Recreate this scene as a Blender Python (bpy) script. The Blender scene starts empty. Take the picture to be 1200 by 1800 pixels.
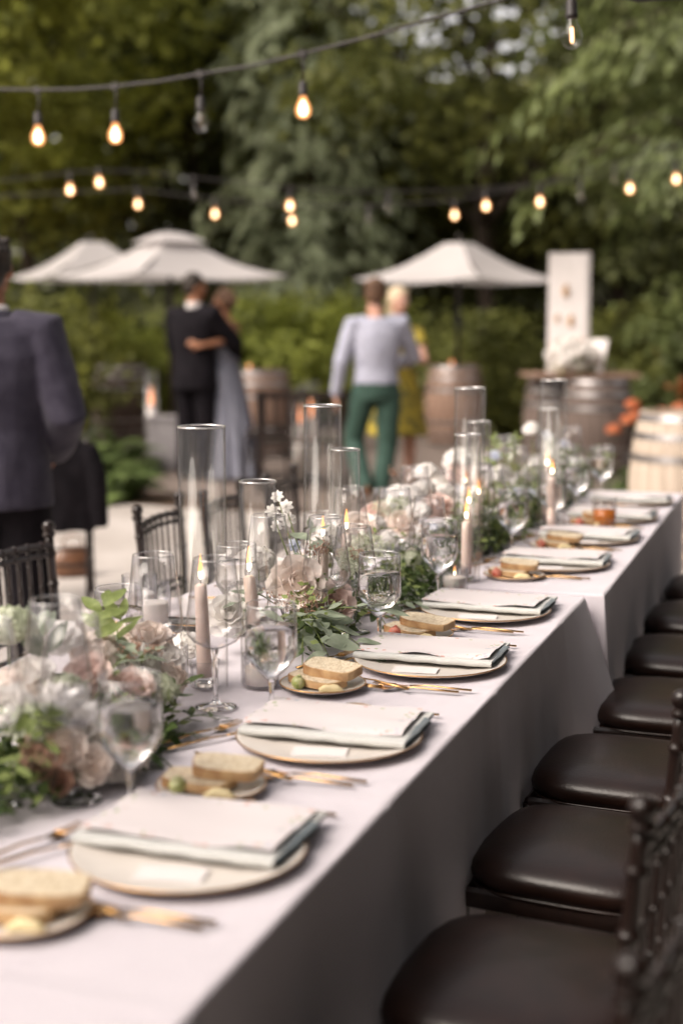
import bpy, math, random
import numpy as np
from mathutils import Vector, Matrix, Euler, noise

random.seed(7)
NPR = np.random.default_rng(11)
R = math.radians
PI = math.pi
S = bpy.context.scene
COL = S.collection

# ------------------------------------------------------------------ camera
FPX = 2500.0                                   # 50 mm lens, 36 mm tall frame, photo is 1200x1800 px
PITCH = math.atan(345 / FPX)
HEAD = math.atan2(895, math.hypot(FPX, 345))   # the table runs off to the right of the lens axis
CAM = Vector((0.636, 0.0, 1.5))
cd = bpy.data.cameras.new('camera')
cam = bpy.data.objects.new('camera', cd)
COL.objects.link(cam)
cd.sensor_fit = 'VERTICAL'
cd.sensor_height = 36
cd.sensor_width = 24
cd.lens = 50
cd.clip_end = 400
cam.location = CAM
cam.rotation_euler = (PI / 2 - PITCH, 0, HEAD)
cd.dof.use_dof = True
cd.dof.focus_distance = 3.08
cd.dof.aperture_fstop = 1.65
S.camera = cam
S.render.resolution_x, S.render.resolution_y = 682, 1024

# ------------------------------------------------------------------ sky, sun, exposure
w = bpy.data.worlds.new('World')
S.world = w
w.use_nodes = True
nt = w.node_tree
sky = nt.nodes.new('ShaderNodeTexSky')
sky.sky_type = 'NISHITA'
sky.sun_disc = False
SUN_EL, SUN_AZ = 45.0, -142.0                   # degrees; azimuth from +Y towards +X
sky.sun_elevation = R(SUN_EL)
sky.sun_rotation = R(SUN_AZ % 360)
sky.air_density = 1.0
sky.dust_density = 4.0
hs = nt.nodes.new('ShaderNodeHueSaturation')
hs.inputs['Saturation'].default_value = 0.30
tint = nt.nodes.new('ShaderNodeMix')
tint.data_type = 'RGBA'
tint.blend_type = 'MULTIPLY'
tint.inputs[0].default_value = 1.0
tint.inputs[7].default_value = (1.0, 0.90, 0.82, 1)
bg = nt.nodes['Background']
bg.inputs[1].default_value = 0.15
nt.links.new(sky.outputs[0], hs.inputs['Color'])
nt.links.new(hs.outputs[0], tint.inputs[6])
nt.links.new(tint.outputs[2], bg.inputs[0])
sl = bpy.data.lights.new('sun', 'SUN')
sl.energy = 1.4
sl.angle = R(38)
sl.color = (1.0, 0.93, 0.84)
sun = bpy.data.objects.new('sun', sl)
COL.objects.link(sun)
sun.rotation_euler = (R(90 - SUN_EL), 0, R(180 - SUN_AZ))
sun.location = (-8, 6, 20)
S.view_settings.view_transform = 'Standard'
S.view_settings.look = 'None'
S.view_settings.gamma = 1
S.view_settings.exposure = 1.08
S.cycles.max_bounces = 10
S.cycles.diffuse_bounces = 4
S.cycles.glossy_bounces = 4
S.cycles.transmission_bounces = 8
S.cycles.transparent_max_bounces = 48
S.cycles.caustics_reflective = False
S.cycles.use_denoising = True
S.cycles.sample_clamp_indirect = 4

# ------------------------------------------------------------------ pixel helpers (photo pixels -> world)
sp, cp, sh, ch = math.sin(PITCH), math.cos(PITCH), math.sin(HEAD), math.cos(HEAD)
def ray(x, y):
    u, v = x - 600, y - 900
    F = FPX * cp - v * sp
    U = -v * cp - FPX * sp
    return Vector((u * ch - F * sh, u * sh + F * ch, U)), F
def at_z(x, y, z):                             # where that pixel meets the level z
    d, F = ray(x, y)
    return CAM + d * ((z - CAM.z) / d.z)
def at_f(x, y, dist):                          # at a given distance ahead of the camera
    d, F = ray(x, y)
    return CAM + d * (dist / F)
def ground(x, dist, z=0.0):                    # on level z below photo column x, at that distance
    p = at_f(x, 555, dist)
    return Vector((p.x, p.y, z))
ORD = ['first', 'second', 'third', 'fourth', 'fifth', 'sixth', 'seventh', 'eighth', 'ninth', 'tenth']
FWD = Vector((-sh, ch, 0))
RGT = Vector((ch, sh, 0))

# ------------------------------------------------------------------ materials
MATS = {}
def nodes_of(name):
    m = bpy.data.materials.new(name)
    m.use_nodes = True
    return m, m.node_tree, m.node_tree.nodes['Principled BSDF']
def mat(name, c, c2=None, scale=20.0, rough=0.6, bump=0.0, bscale=None, metal=0.0, stretch=(1, 1, 1),
        spec=0.5, sheen=0.0, detail=4.0, coat=0.0, sss=0.0, lo=0.35, hi=0.65, bdist=0.01):
    if name in MATS:
        return MATS[name]
    m, t, b = nodes_of(name)
    b.inputs['Roughness'].default_value = rough
    b.inputs['Metallic'].default_value = metal
    b.inputs['Specular IOR Level'].default_value = spec
    b.inputs['Sheen Weight'].default_value = sheen
    b.inputs['Coat Weight'].default_value = coat
    if sss:
        b.inputs['Subsurface Weight'].default_value = sss
        b.inputs['Subsurface Radius'].default_value = (0.01, 0.006, 0.004)
        b.inputs['Subsurface Scale'].default_value = 1.0
    tc = t.nodes.new('ShaderNodeTexCoord')
    mp = t.nodes.new('ShaderNodeMapping')
    mp.inputs['Scale'].default_value = stretch
    t.links.new(tc.outputs['Object'], mp.inputs[0])
    n = t.nodes.new('ShaderNodeTexNoise')
    n.inputs['Scale'].default_value = scale
    n.inputs['Detail'].default_value = detail
    t.links.new(mp.outputs[0], n.inputs['Vector'])
    r = t.nodes.new('ShaderNodeValToRGB')
    r.color_ramp.elements[0].position = lo
    r.color_ramp.elements[1].position = hi
    r.color_ramp.elements[0].color = (*c, 1)
    r.color_ramp.elements[1].color = (*(c2 or tuple(min(1, k * 1.15) for k in c)), 1)
    t.links.new(n.outputs['Fac'], r.inputs[0])
    t.links.new(r.outputs[0], b.inputs['Base Color'])
    if bump:
        n2 = t.nodes.new('ShaderNodeTexNoise')
        n2.inputs['Scale'].default_value = bscale or scale * 3
        n2.inputs['Detail'].default_value = 3
        t.links.new(mp.outputs[0], n2.inputs['Vector'])
        bp = t.nodes.new('ShaderNodeBump')
        bp.inputs['Strength'].default_value = bump
        bp.inputs['Distance'].default_value = bdist
        t.links.new(n2.outputs['Fac'], bp.inputs['Height'])
        t.links.new(bp.outputs[0], b.inputs['Normal'])
    MATS[name] = m
    return m
def leaf_mat(name, dark, light, trans=0.35, rough=0.5, nscale=0.5):
    m, t, b = nodes_of(name)
    g = t.nodes.new('ShaderNodeNewGeometry')
    tc = t.nodes.new('ShaderNodeTexCoord')
    n = t.nodes.new('ShaderNodeTexNoise')
    n.inputs['Scale'].default_value = nscale
    n.inputs['Detail'].default_value = 2
    t.links.new(tc.outputs['Object'], n.inputs['Vector'])
    add = t.nodes.new('ShaderNodeMath')
    add.operation = 'MULTIPLY_ADD'
    t.links.new(g.outputs['Random Per Island'], add.inputs[0])
    add.inputs[1].default_value = 0.5
    s2 = t.nodes.new('ShaderNodeMath')
    s2.operation = 'MULTIPLY_ADD'
    t.links.new(n.outputs['Fac'], s2.inputs[0])
    s2.inputs[1].default_value = 1.6
    s2.inputs[2].default_value = -0.55
    t.links.new(s2.outputs[0], add.inputs[2])
    r = t.nodes.new('ShaderNodeValToRGB')
    r.color_ramp.elements[0].color = (*dark, 1)
    r.color_ramp.elements[1].color = (*light, 1)
    t.links.new(add.outputs[0], r.inputs[0])
    t.links.new(r.outputs[0], b.inputs['Base Color'])
    b.inputs['Roughness'].default_value = rough
    b.inputs['Specular IOR Level'].default_value = 0.3
    tr = t.nodes.new('ShaderNodeBsdfTranslucent')
    t.links.new(r.outputs[0], tr.inputs[0])
    mx = t.nodes.new('ShaderNodeMixShader')
    mx.inputs[0].default_value = trans
    t.links.new(b.outputs[0], mx.inputs[1])
    t.links.new(tr.outputs[0], mx.inputs[2])
    t.links.new(mx.outputs[0], t.nodes['Material Output'].inputs[0])
    MATS[name] = m
    return m
def thin_glass(name, tintc=(0.98, 0.98, 0.985), edge=(0.80, 0.79, 0.80), base=0.035, power=3.0):
    m = bpy.data.materials.new(name)
    m.use_nodes = True
    t = m.node_tree
    t.nodes.remove(t.nodes['Principled BSDF'])
    lw = t.nodes.new('ShaderNodeLayerWeight')
    lw.inputs[0].default_value = 0.5
    pw = t.nodes.new('ShaderNodeMath')
    pw.operation = 'POWER'
    t.links.new(lw.outputs['Facing'], pw.inputs[0])
    pw.inputs[1].default_value = power
    cm = t.nodes.new('ShaderNodeMix')
    cm.data_type = 'RGBA'
    cm.inputs[6].default_value = (*tintc, 1)
    cm.inputs[7].default_value = (*edge, 1)
    t.links.new(pw.outputs[0], cm.inputs[0])
    tr = t.nodes.new('ShaderNodeBsdfTransparent')
    t.links.new(cm.outputs[2], tr.inputs[0])
    gl = t.nodes.new('ShaderNodeBsdfGlossy')
    gl.inputs['Roughness'].default_value = 0.03
    mf = t.nodes.new('ShaderNodeMath')
    mf.operation = 'MULTIPLY_ADD'
    t.links.new(pw.outputs[0], mf.inputs[0])
    mf.inputs[1].default_value = 0.55
    mf.inputs[2].default_value = base
    mx = t.nodes.new('ShaderNodeMixShader')
    t.links.new(mf.outputs[0], mx.inputs[0])
    t.links.new(tr.outputs[0], mx.inputs[1])
    t.links.new(gl.outputs[0], mx.inputs[2])
    t.links.new(mx.outputs[0], t.nodes['Material Output'].inputs[0])
    MATS[name] = m
    return m
def solid_glass(name, ior=1.45, c=(1, 1, 1), rough=0.0):
    m, t, b = nodes_of(name)
    b.inputs['Base Color'].default_value = (*c, 1)
    b.inputs['Transmission Weight'].default_value = 1
    b.inputs['Roughness'].default_value = rough
    b.inputs['IOR'].default_value = ior
    MATS[name] = m
    return m
def emit(name, c, s):
    m = bpy.data.materials.new(name)
    m.use_nodes = True
    t = m.node_tree
    t.nodes.remove(t.nodes['Principled BSDF'])
    e = t.nodes.new('ShaderNodeEmission')
    e.inputs[0].default_value = (*c, 1)
    e.inputs[1].default_value = s
    t.links.new(e.outputs[0], t.nodes['Material Output'].inputs[0])
    m.cycles.emission_sampling = 'NONE'
    MATS[name] = m
    return m

# linen: fine weave bump
def linen(name, c, c2, wrinkle=0.25):
    m = mat(name, c, c2, scale=6, rough=0.85, sheen=0.25, spec=0.2)
    t = m.node_tree
    b = t.nodes['Principled BSDF']
    tc = t.nodes.new('ShaderNodeTexCoord')
    ws = []
    for ax in ('X', 'Y', 'Z'):
        wv = t.nodes.new('ShaderNodeTexWave')
        wv.bands_direction = ax
        wv.inputs['Scale'].default_value = 240
        wv.inputs['Distortion'].default_value = 1.2
        wv.inputs['Detail Scale'].default_value = 3
        t.links.new(tc.outputs['Object'], wv.inputs[0])
        ws.append(wv)
    a1 = t.nodes.new('ShaderNodeMath'); a1.operation = 'ADD'
    a2 = t.nodes.new('ShaderNodeMath'); a2.operation = 'ADD'
    t.links.new(ws[0].outputs['Fac'], a1.inputs[0]); t.links.new(ws[1].outputs['Fac'], a1.inputs[1])
    t.links.new(a1.outputs[0], a2.inputs[0]); t.links.new(ws[2].outputs['Fac'], a2.inputs[1])
    bp = t.nodes.new('ShaderNodeBump')
    bp.inputs['Strength'].default_value = 0.25
    bp.inputs['Distance'].default_value = 0.0006
    t.links.new(a2.outputs[0], bp.inputs['Height'])
    n = t.nodes.new('ShaderNodeTexNoise')
    n.inputs['Scale'].default_value = 7
    n.inputs['Detail'].default_value = 3
    t.links.new(tc.outputs['Object'], n.inputs[0])
    b2 = t.nodes.new('ShaderNodeBump')
    b2.inputs['Strength'].default_value = wrinkle
    b2.inputs['Distance'].default_value = 0.02
    t.links.new(n.outputs['Fac'], b2.inputs['Height'])
    t.links.new(bp.outputs[0], b2.inputs['Normal'])
    t.links.new(b2.outputs[0], b.inputs['Normal'])
    return m

M_CLOTH = linen('white_linen', (0.605, 0.562, 0.610), (0.64, 0.597, 0.645))
M_NAPKIN = linen('sage_linen', (0.515, 0.52, 0.505), (0.56, 0.565, 0.55), 0.6)
M_NAPDARK = linen('fold_shade_linen', (0.10, 0.13, 0.15), (0.13, 0.16, 0.18), 0.4)  # shade inside the napkin's open folds, put into the linen colour
M_WOODDARK = mat('dark_mahogany_paint', (0.010, 0.0055, 0.0045), (0.019, 0.010, 0.008), 30, 0.3, 0.15, 90, coat=0.12, stretch=(1, 1, .2))
M_LEATHER = mat('brown_leather', (0.0115, 0.0048, 0.0033), (0.019, 0.008, 0.0056), 14, 0.33, 0.25, 160, coat=0.05, bdist=0.002, spec=.4)
M_CONC = mat('worn_concrete', (0.36, 0.32, 0.29), (0.47, 0.43, 0.40), 1.6, 0.9, 0.3, 45, detail=8)
M_DIRT = mat('bark_mulch', (0.055, 0.030, 0.016), (0.13, 0.078, 0.045), 7, 0.95, 0.9, 30, detail=8, bdist=0.03)
M_PORC = mat('ivory_stoneware', (0.66, 0.61, 0.56), (0.72, 0.67, 0.62), 9, 0.28, 0.05, 60)
M_GOLD = mat('brushed_gold', (0.62, 0.36, 0.14), (0.72, 0.46, 0.22), 60, 0.26, metal=1.0)
M_GOLDRIM = mat('gold_rim', (0.60, 0.33, 0.13), (0.70, 0.42, 0.2), 30, 0.3, metal=1.0)
M_CRUMB = mat('bread_crumb', (0.60, 0.47, 0.30), (0.80, 0.69, 0.52), 140, 0.95, 1.0, 260, bdist=0.006, lo=.3, hi=.55)
M_CRUST = mat('bread_crust', (0.30, 0.13, 0.045), (0.66, 0.45, 0.24), 22, 0.7, 0.5, 120, bdist=0.004)
M_WAX = mat('taupe_wax', (0.84, 0.665, 0.60), (0.88, 0.71, 0.645), 12, 0.5, sss=0.1)
M_WAXW = mat('white_wax', (0.82, 0.76, 0.70), (0.86, 0.80, 0.74), 12, 0.5, sss=0.1)
M_GLASS = thin_glass('clear_glass')
M_GLASSCYL = thin_glass('chimney_glass', (0.99, 0.99, 0.985), (0.50, 0.48, 0.47), 0.028, 6.0)
M_SOLID = solid_glass('thick_glass', 1.47)
M_RIM = mat('rim_glint', (0.80, 0.79, 0.79), (0.86, 0.85, 0.85), 9, 0.12, metal=0.75)  # bright metal standing in for the sky glint on glass edges
M_WATER = solid_glass('water', 1.33)
M_JUICE = mat('orange_juice', (0.62, 0.17, 0.02), (0.70, 0.22, 0.03), 8, 0.15, sss=0.2)
M_FLAME = emit('flame_outer', (1.0, 0.36, 0.10), 2.2)
M_FLAMEC = emit('flame_core', (1.0, 0.82, 0.56), 7.0)
M_BULB = emit('filament_glow', (1.0, 0.66, 0.38), 7.0)
M_BULBC = emit('filament_core', (1.0, 0.50, 0.24), 3.0)
M_EMBER = emit('candle_glow', (1.0, 0.36, 0.15), 1.6)
M_BLACK = mat('black_rubber', (0.018, 0.014, 0.014), (0.03, 0.025, 0.024), 30, 0.55)
M_PAPER = mat('cream_paper', (0.68, 0.64, 0.63), (0.73, 0.69, 0.68), 4, 0.85)
M_SKIN = mat('skin_warm', (0.34, 0.15, 0.08), (0.40, 0.19, 0.11), 20, 0.5, sss=0.08)
M_SKINP = mat('skin_pale', (0.52, 0.28, 0.20), (0.58, 0.33, 0.25), 20, 0.5, sss=0.08)
M_CANVAS = leaf_mat('white_canvas', (0.50, 0.47, 0.465), (0.58, 0.55, 0.545), 0.30, 0.85, 1.5)
M_STAVE = mat('weathered_oak', (0.20, 0.12, 0.085), (0.34, 0.22, 0.16), 6, 0.75, 0.5, 40, stretch=(6, 6, .6), detail=6)
M_STAVEG = mat('grey_oak', (0.10, 0.070, 0.058), (0.18, 0.135, 0.115), 6, 0.7, 0.5, 40, stretch=(6, 6, .6), detail=6)
M_STAVED = mat('dark_oak', (0.050, 0.030, 0.022), (0.10, 0.062, 0.046), 6, 0.7, 0.5, 40, stretch=(6, 6, .6), detail=6)
M_STAVEP = mat('pale_oak', (0.42, 0.34, 0.27), (0.56, 0.47, 0.39), 6, 0.75, 0.4, 40, stretch=(6, 6, .6), detail=6)
M_HOOP = mat('galvanised_hoop', (0.30, 0.28, 0.28), (0.45, 0.43, 0.43), 14, 0.38, metal=0.9)
M_BARK = mat('bark', (0.035, 0.024, 0.017), (0.075, 0.054, 0.040), 5, 0.95, 0.9, 16, stretch=(3, 3, .5), bdist=0.04)
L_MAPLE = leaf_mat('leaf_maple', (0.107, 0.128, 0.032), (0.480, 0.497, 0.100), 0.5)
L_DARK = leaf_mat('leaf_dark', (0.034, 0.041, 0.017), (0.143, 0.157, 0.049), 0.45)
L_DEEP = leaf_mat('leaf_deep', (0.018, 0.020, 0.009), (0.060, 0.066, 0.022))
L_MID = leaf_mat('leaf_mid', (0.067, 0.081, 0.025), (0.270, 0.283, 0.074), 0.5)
L_BLUE = leaf_mat('leaf_spruce', (0.155, 0.185, 0.105), (0.52, 0.58, 0.37), 0.35)
L_CEDAR = leaf_mat('leaf_cedar', (0.055, 0.073, 0.025), (0.210, 0.251, 0.090), 0.4)
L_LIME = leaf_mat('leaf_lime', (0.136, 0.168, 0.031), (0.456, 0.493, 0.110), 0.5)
L_FERN = leaf_mat('leaf_fern', (0.060, 0.098, 0.034), (0.215, 0.283, 0.091), 0.45)
L_EUC = leaf_mat('leaf_eucalyptus', (0.17, 0.215, 0.15), (0.36, 0.41, 0.31), 0.25, 0.55, 4)
L_RUSCUS = leaf_mat('leaf_ruscus', (0.035, 0.065, 0.018), (0.11, 0.16, 0.05), 0.25, 0.35, 4)
L_LEMON = leaf_mat('leaf_spring', (0.14, 0.19, 0.05), (0.30, 0.36, 0.13), 0.35, 0.5, 4)
L_RUST = leaf_mat('leaf_rust', (0.16, 0.045, 0.012), (0.34, 0.12, 0.03), 0.3)
def petal_mat(name, a, b):
    return leaf_mat(name, a, b, 0.36, 0.75, 12)
P_CREAM = petal_mat('petal_cream', (0.86, 0.75, 0.68), (0.94, 0.87, 0.82))
P_BLUSH = petal_mat('petal_blush', (0.82, 0.64, 0.58), (0.90, 0.76, 0.71))
P_MAUVE = petal_mat('petal_mauve', (0.66, 0.46, 0.46), (0.78, 0.60, 0.60))
P_WHITE = petal_mat('petal_white', (0.88, 0.85, 0.82), (0.95, 0.93, 0.91))
P_LACE = petal_mat('petal_lace', (0.55, 0.60, 0.42), (0.82, 0.84, 0.72))
P_BLUE = petal_mat('petal_blue', (0.45, 0.49, 0.64), (0.66, 0.70, 0.82))
P_CORAL = petal_mat('petal_coral', (0.55, 0.16, 0.07), (0.75, 0.32, 0.16))
P_TAN = petal_mat('petal_tan', (0.42, 0.25, 0.18), (0.58, 0.38, 0.29))

# ------------------------------------------------------------------ mesh helpers
class MB:
    def __init__(s):
        s.v = []; s.f = []
    def add(s, v, f):
        o = len(s.v)
        s.v += [tuple(p) for p in v]
        s.f += [tuple(i + o for i in q) for q in f]
        return s
    def box(s, c, d, rz=0.0, rx=0.0):
        m = Matrix.Rotation(rz, 3, 'Z') @ Matrix.Rotation(rx, 3, 'X')
        v = [Vector(c) + m @ Vector((sx * d[0] / 2, sy * d[1] / 2, sz * d[2] / 2))
             for sz in (-1, 1) for sx, sy in ((-1, -1), (1, -1), (1, 1), (-1, 1))]
        return s.add(v, [(3, 2, 1, 0), (4, 5, 6, 7), (0, 1, 5, 4), (1, 2, 6, 5), (2, 3, 7, 6), (3, 0, 4, 7)])
    def lathe(s, prof, n=20, c=(0, 0, 0), cap0=True, cap1=True, flute=0.0, nf=0):
        v = []
        for r, z in prof:
            for k in range(n):
                a = 2 * PI * k / n
                rr = r * (1 + (flute * math.cos(nf * a) if nf else 0))
                v.append((c[0] + rr * math.cos(a), c[1] + rr * math.sin(a), c[2] + z))
        f = []
        for i in range(len(prof) - 1):
            for k in range(n):
                k2 = (k + 1) % n
                f.append((i * n + k, i * n + k2, (i + 1) * n + k2, (i + 1) * n + k))
        if cap0: f.append(tuple(range(n - 1, -1, -1)))
        if cap1: f.append(tuple((len(prof) - 1) * n + k for k in range(n)))
        return s.add(v, f)
    def tube(s, pts, rad, n=8, cap=True, up=None):
        pts = [Vector(p) for p in pts]
        if not isinstance(rad, (list, tuple)): rad = [rad] * len(pts)
        v = []
        prev = None
        for i, p in enumerate(pts):
            t = (pts[min(i + 1, len(pts) - 1)] - pts[max(i - 1, 0)]).normalized()
            if prev is None:
                a = Vector(up) if up else (Vector((0, 0, 1)) if abs(t.z) < 0.9 else Vector((0, 1, 0)))
            else:
                a = prev
            a = (a - t * a.dot(t)).normalized()
            prev = a
            b = t.cross(a)
            r = rad[i]
            ra, rb = r if isinstance(r, tuple) else (r, r)
            for k in range(n):
                q = 2 * PI * k / n
                v.append(p + a * (ra * math.cos(q)) + b * (rb * math.sin(q)))
        f = []
        for i in range(len(pts) - 1):
            for k in range(n):
                k2 = (k + 1) % n
                f.append((i * n + k, i * n + k2, (i + 1) * n + k2, (i + 1) * n + k))
        if cap:
            f.append(tuple(range(n - 1, -1, -1)))
            f.append(tuple((len(pts) - 1) * n + k for k in range(n)))
        return s.add(v, f)
    def ell(s, c, r, n=14, m=9, rot=None):
        c = Vector(c)
        rot = rot or Matrix.Identity(3)
        v = [c + rot @ Vector((0, 0, -r[2]))]
        for i in range(1, m):
            a = -PI / 2 + PI * i / m
            for k in range(n):
                b = 2 * PI * k / n
                v.append(c + rot @ Vector((r[0] * math.cos(a) * math.cos(b), r[1] * math.cos(a) * math.sin(b), r[2] * math.sin(a))))
        v.append(c + rot @ Vector((0, 0, r[2])))
        f = []
        for k in range(n):
            f.append((0, 1 + (k + 1) % n, 1 + k))
        for i in range(m - 2):
            for k in range(n):
                k2 = (k + 1) % n
                f.append((1 + i * n + k, 1 + i * n + k2, 1 + (i + 1) * n + k2, 1 + (i + 1) * n + k))
        L = len(v) - 1
        for k in range(n):
            f.append((L, 1 + (m - 2) * n + k, 1 + (m - 2) * n + (k + 1) % n))
        return s.add(v, f)
    def grid(s, fn, nu, nv):
        v = [fn(i / nu, j / nv) for j in range(nv + 1) for i in range(nu + 1)]
        f = [(j * (nu + 1) + i, j * (nu + 1) + i + 1, (j + 1) * (nu + 1) + i + 1, (j + 1) * (nu + 1) + i) for j in range(nv) for i in range(nu)]
        return s.add(v, f)
    def mesh(s, name, m, smooth=True, sharp=None):
        me = bpy.data.meshes.new(name)
        me.from_pydata(s.v, [], s.f)
        me.validate()
        if m: me.materials.append(m)
        if smooth:
            me.shade_smooth()
            if sharp is not None:
                me.set_sharp_from_angle(angle=R(sharp))
        me.update()
        return me
def ob(name, me, parent=None, loc=(0, 0, 0), rot=(0, 0, 0), scale=(1, 1, 1)):
    o = bpy.data.objects.new(name, me)
    COL.objects.link(o)
    o.parent = parent
    o.location = loc
    o.rotation_euler = rot
    o.scale = scale if isinstance(scale, (tuple, list)) else (scale,) * 3
    return o
def tag(o, label, cat, group=None, kind=None):
    if label: o['label'] = label
    if cat: o['category'] = cat
    if group: o['group'] = group
    if kind: o['kind'] = kind
    return o
def thing(name, label, cat, loc=(0, 0, 0), rz=0.0, group=None):
    o = ob(name, None, None, loc, (0, 0, rz))
    o.empty_display_size = 0.1
    return tag(o, label, cat, group)
def solid(o, th, off=0.0):
    md = o.modifiers.new('solidify', 'SOLIDIFY')
    md.thickness = th
    md.offset = off
    return o
def copy_tree(o, parent=None):
    c = o.copy()
    COL.objects.link(c)
    c.parent = parent
    for k in o.children:
        copy_tree(k, c)
    return c
SCRATCH = bpy.data.scenes.new('scratch')
def remeshed(mb, name, m, voxel=0.008, it=6):
    t = bpy.data.objects.new('tmp', mb.mesh('tmp', m))
    SCRATCH.collection.objects.link(t)
    r = t.modifiers.new('r', 'REMESH')
    r.mode = 'VOXEL'
    r.voxel_size = voxel
    r.use_smooth_shade = True
    sm = t.modifiers.new('s', 'SMOOTH')
    sm.iterations = it
    sm.factor = 0.5
    vl = SCRATCH.view_layers[0]
    vl.update()
    me = bpy.data.meshes.new_from_object(t.evaluated_get(vl.depsgraph))
    me.name = name
    if not me.materials: me.materials.append(m)
    me.shade_smooth()
    bpy.data.objects.remove(t)
    return me
def ripple(me, fn):
    """push every vertex along its normal"""
    n = len(me.vertices)
    co = np.empty(n * 3); me.vertices.foreach_get('co', co); co = co.reshape(-1, 3)
    nr = np.empty(n * 3); me.vertex_normals.foreach_get('vector', nr); nr = nr.reshape(-1, 3)
    k = np.array([fn(Vector(c)) for c in co])
    me.vertices.foreach_set('co', (co + nr * k[:, None]).ravel())
    me.update()
def leaf_cloud(name, P, D, N, L, Wd, m):
    """many rhombic leaves: base points P, direction D, face normal N, length L, width Wd"""
    P = np.asarray(P, float); D = np.asarray(D, float); N = np.asarray(N, float)
    n = len(P)
    D /= np.linalg.norm(D, axis=1, keepdims=True) + 1e-9
    B = np.cross(N, D)
    B /= np.linalg.norm(B, axis=1, keepdims=True) + 1e-9
    L = np.broadcast_to(L, n)[:, None]; Wd = np.broadcast_to(Wd, n)[:, None]
    V = np.empty((n, 4, 3))
    V[:, 0] = P
    V[:, 1] = P + D * L * 0.45 + B * Wd * 0.5
    V[:, 2] = P + D * L
    V[:, 3] = P + D * L * 0.45 - B * Wd * 0.5
    me = bpy.data.meshes.new(name)
    me.vertices.add(4 * n)
    me.vertices.foreach_set('co', V.ravel())
    me.loops.add(4 * n)
    me.loops.foreach_set('vertex_index', np.arange(4 * n, dtype=np.int32))
    me.polygons.add(n)
    me.polygons.foreach_set('loop_start', np.arange(0, 4 * n, 4, dtype=np.int32))
    me.polygons.foreach_set('loop_total', np.full(n, 4, dtype=np.int32))
    me.materials.append(m)
    me.update()
    me.validate()
    return me
def rnd_dirs(n, flat=1.0):
    d = NPR.normal(size=(n, 3))
    d[:, 2] *= flat
    return d / (np.linalg.norm(d, axis=1, keepdims=True) + 1e-9)

# ================================================================== SETTING
def poly_sheet(name, pts, z, m, jag=0.0, step=0.5):
    out = []
    for i, a in enumerate(pts):
        b = pts[(i + 1) % len(pts)]
        a, b = Vector(a[:2]), Vector(b[:2])
        n = max(1, int((b - a).length / step))
        nrm = Vector((-(b - a).y, (b - a).x)).normalized()
        for k in range(n):
            q = a.lerp(b, k / n)
            o = (noise.noise(Vector((q.x * 0.9, q.y * 0.9, z * 50))) * jag) if 0 < k else 0
            out.append((q.x + nrm.x * o, q.y + nrm.y * o, z))
    me = bpy.data.meshes.new(name)
    me.from_pydata(out, [], [tuple(range(len(out)))])
    me.materials.append(m)
    me.update()
    return ob(name, me)
g = MB()
g.grid(lambda u, v: (-200 + 400 * u, -200 + 400 * v, 0), 40, 40)
tag(ob('ground', g.mesh('ground', M_DIRT, False)), None, None, kind='structure')
M_PATH = mat('dark_path', (0.115, 0.088, 0.072), (0.19, 0.15, 0.13), 2.0, 0.95, 0.5, 60, detail=8)  # grey-brown floor sheet, darker than the patio
tag(poly_sheet('path', [ground(250, 12.2), ground(-300, 13.5), ground(-300, 19.5), ground(1500, 19.5), ground(1500, 9.2), ground(700, 10.3)], 0.004, M_PATH, 0.35), None, None, kind='structure')
tag(poly_sheet('patio', [(-9, -6), (4.2, -6), (4.2, 6.5), ground(1200, 9.8), ground(800, 10.2), ground(480, 10.8), ground(250, 11.2), ground(-700, 11.6)], 0.008, M_CONC, 0.12), None, None, kind='structure')

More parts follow.
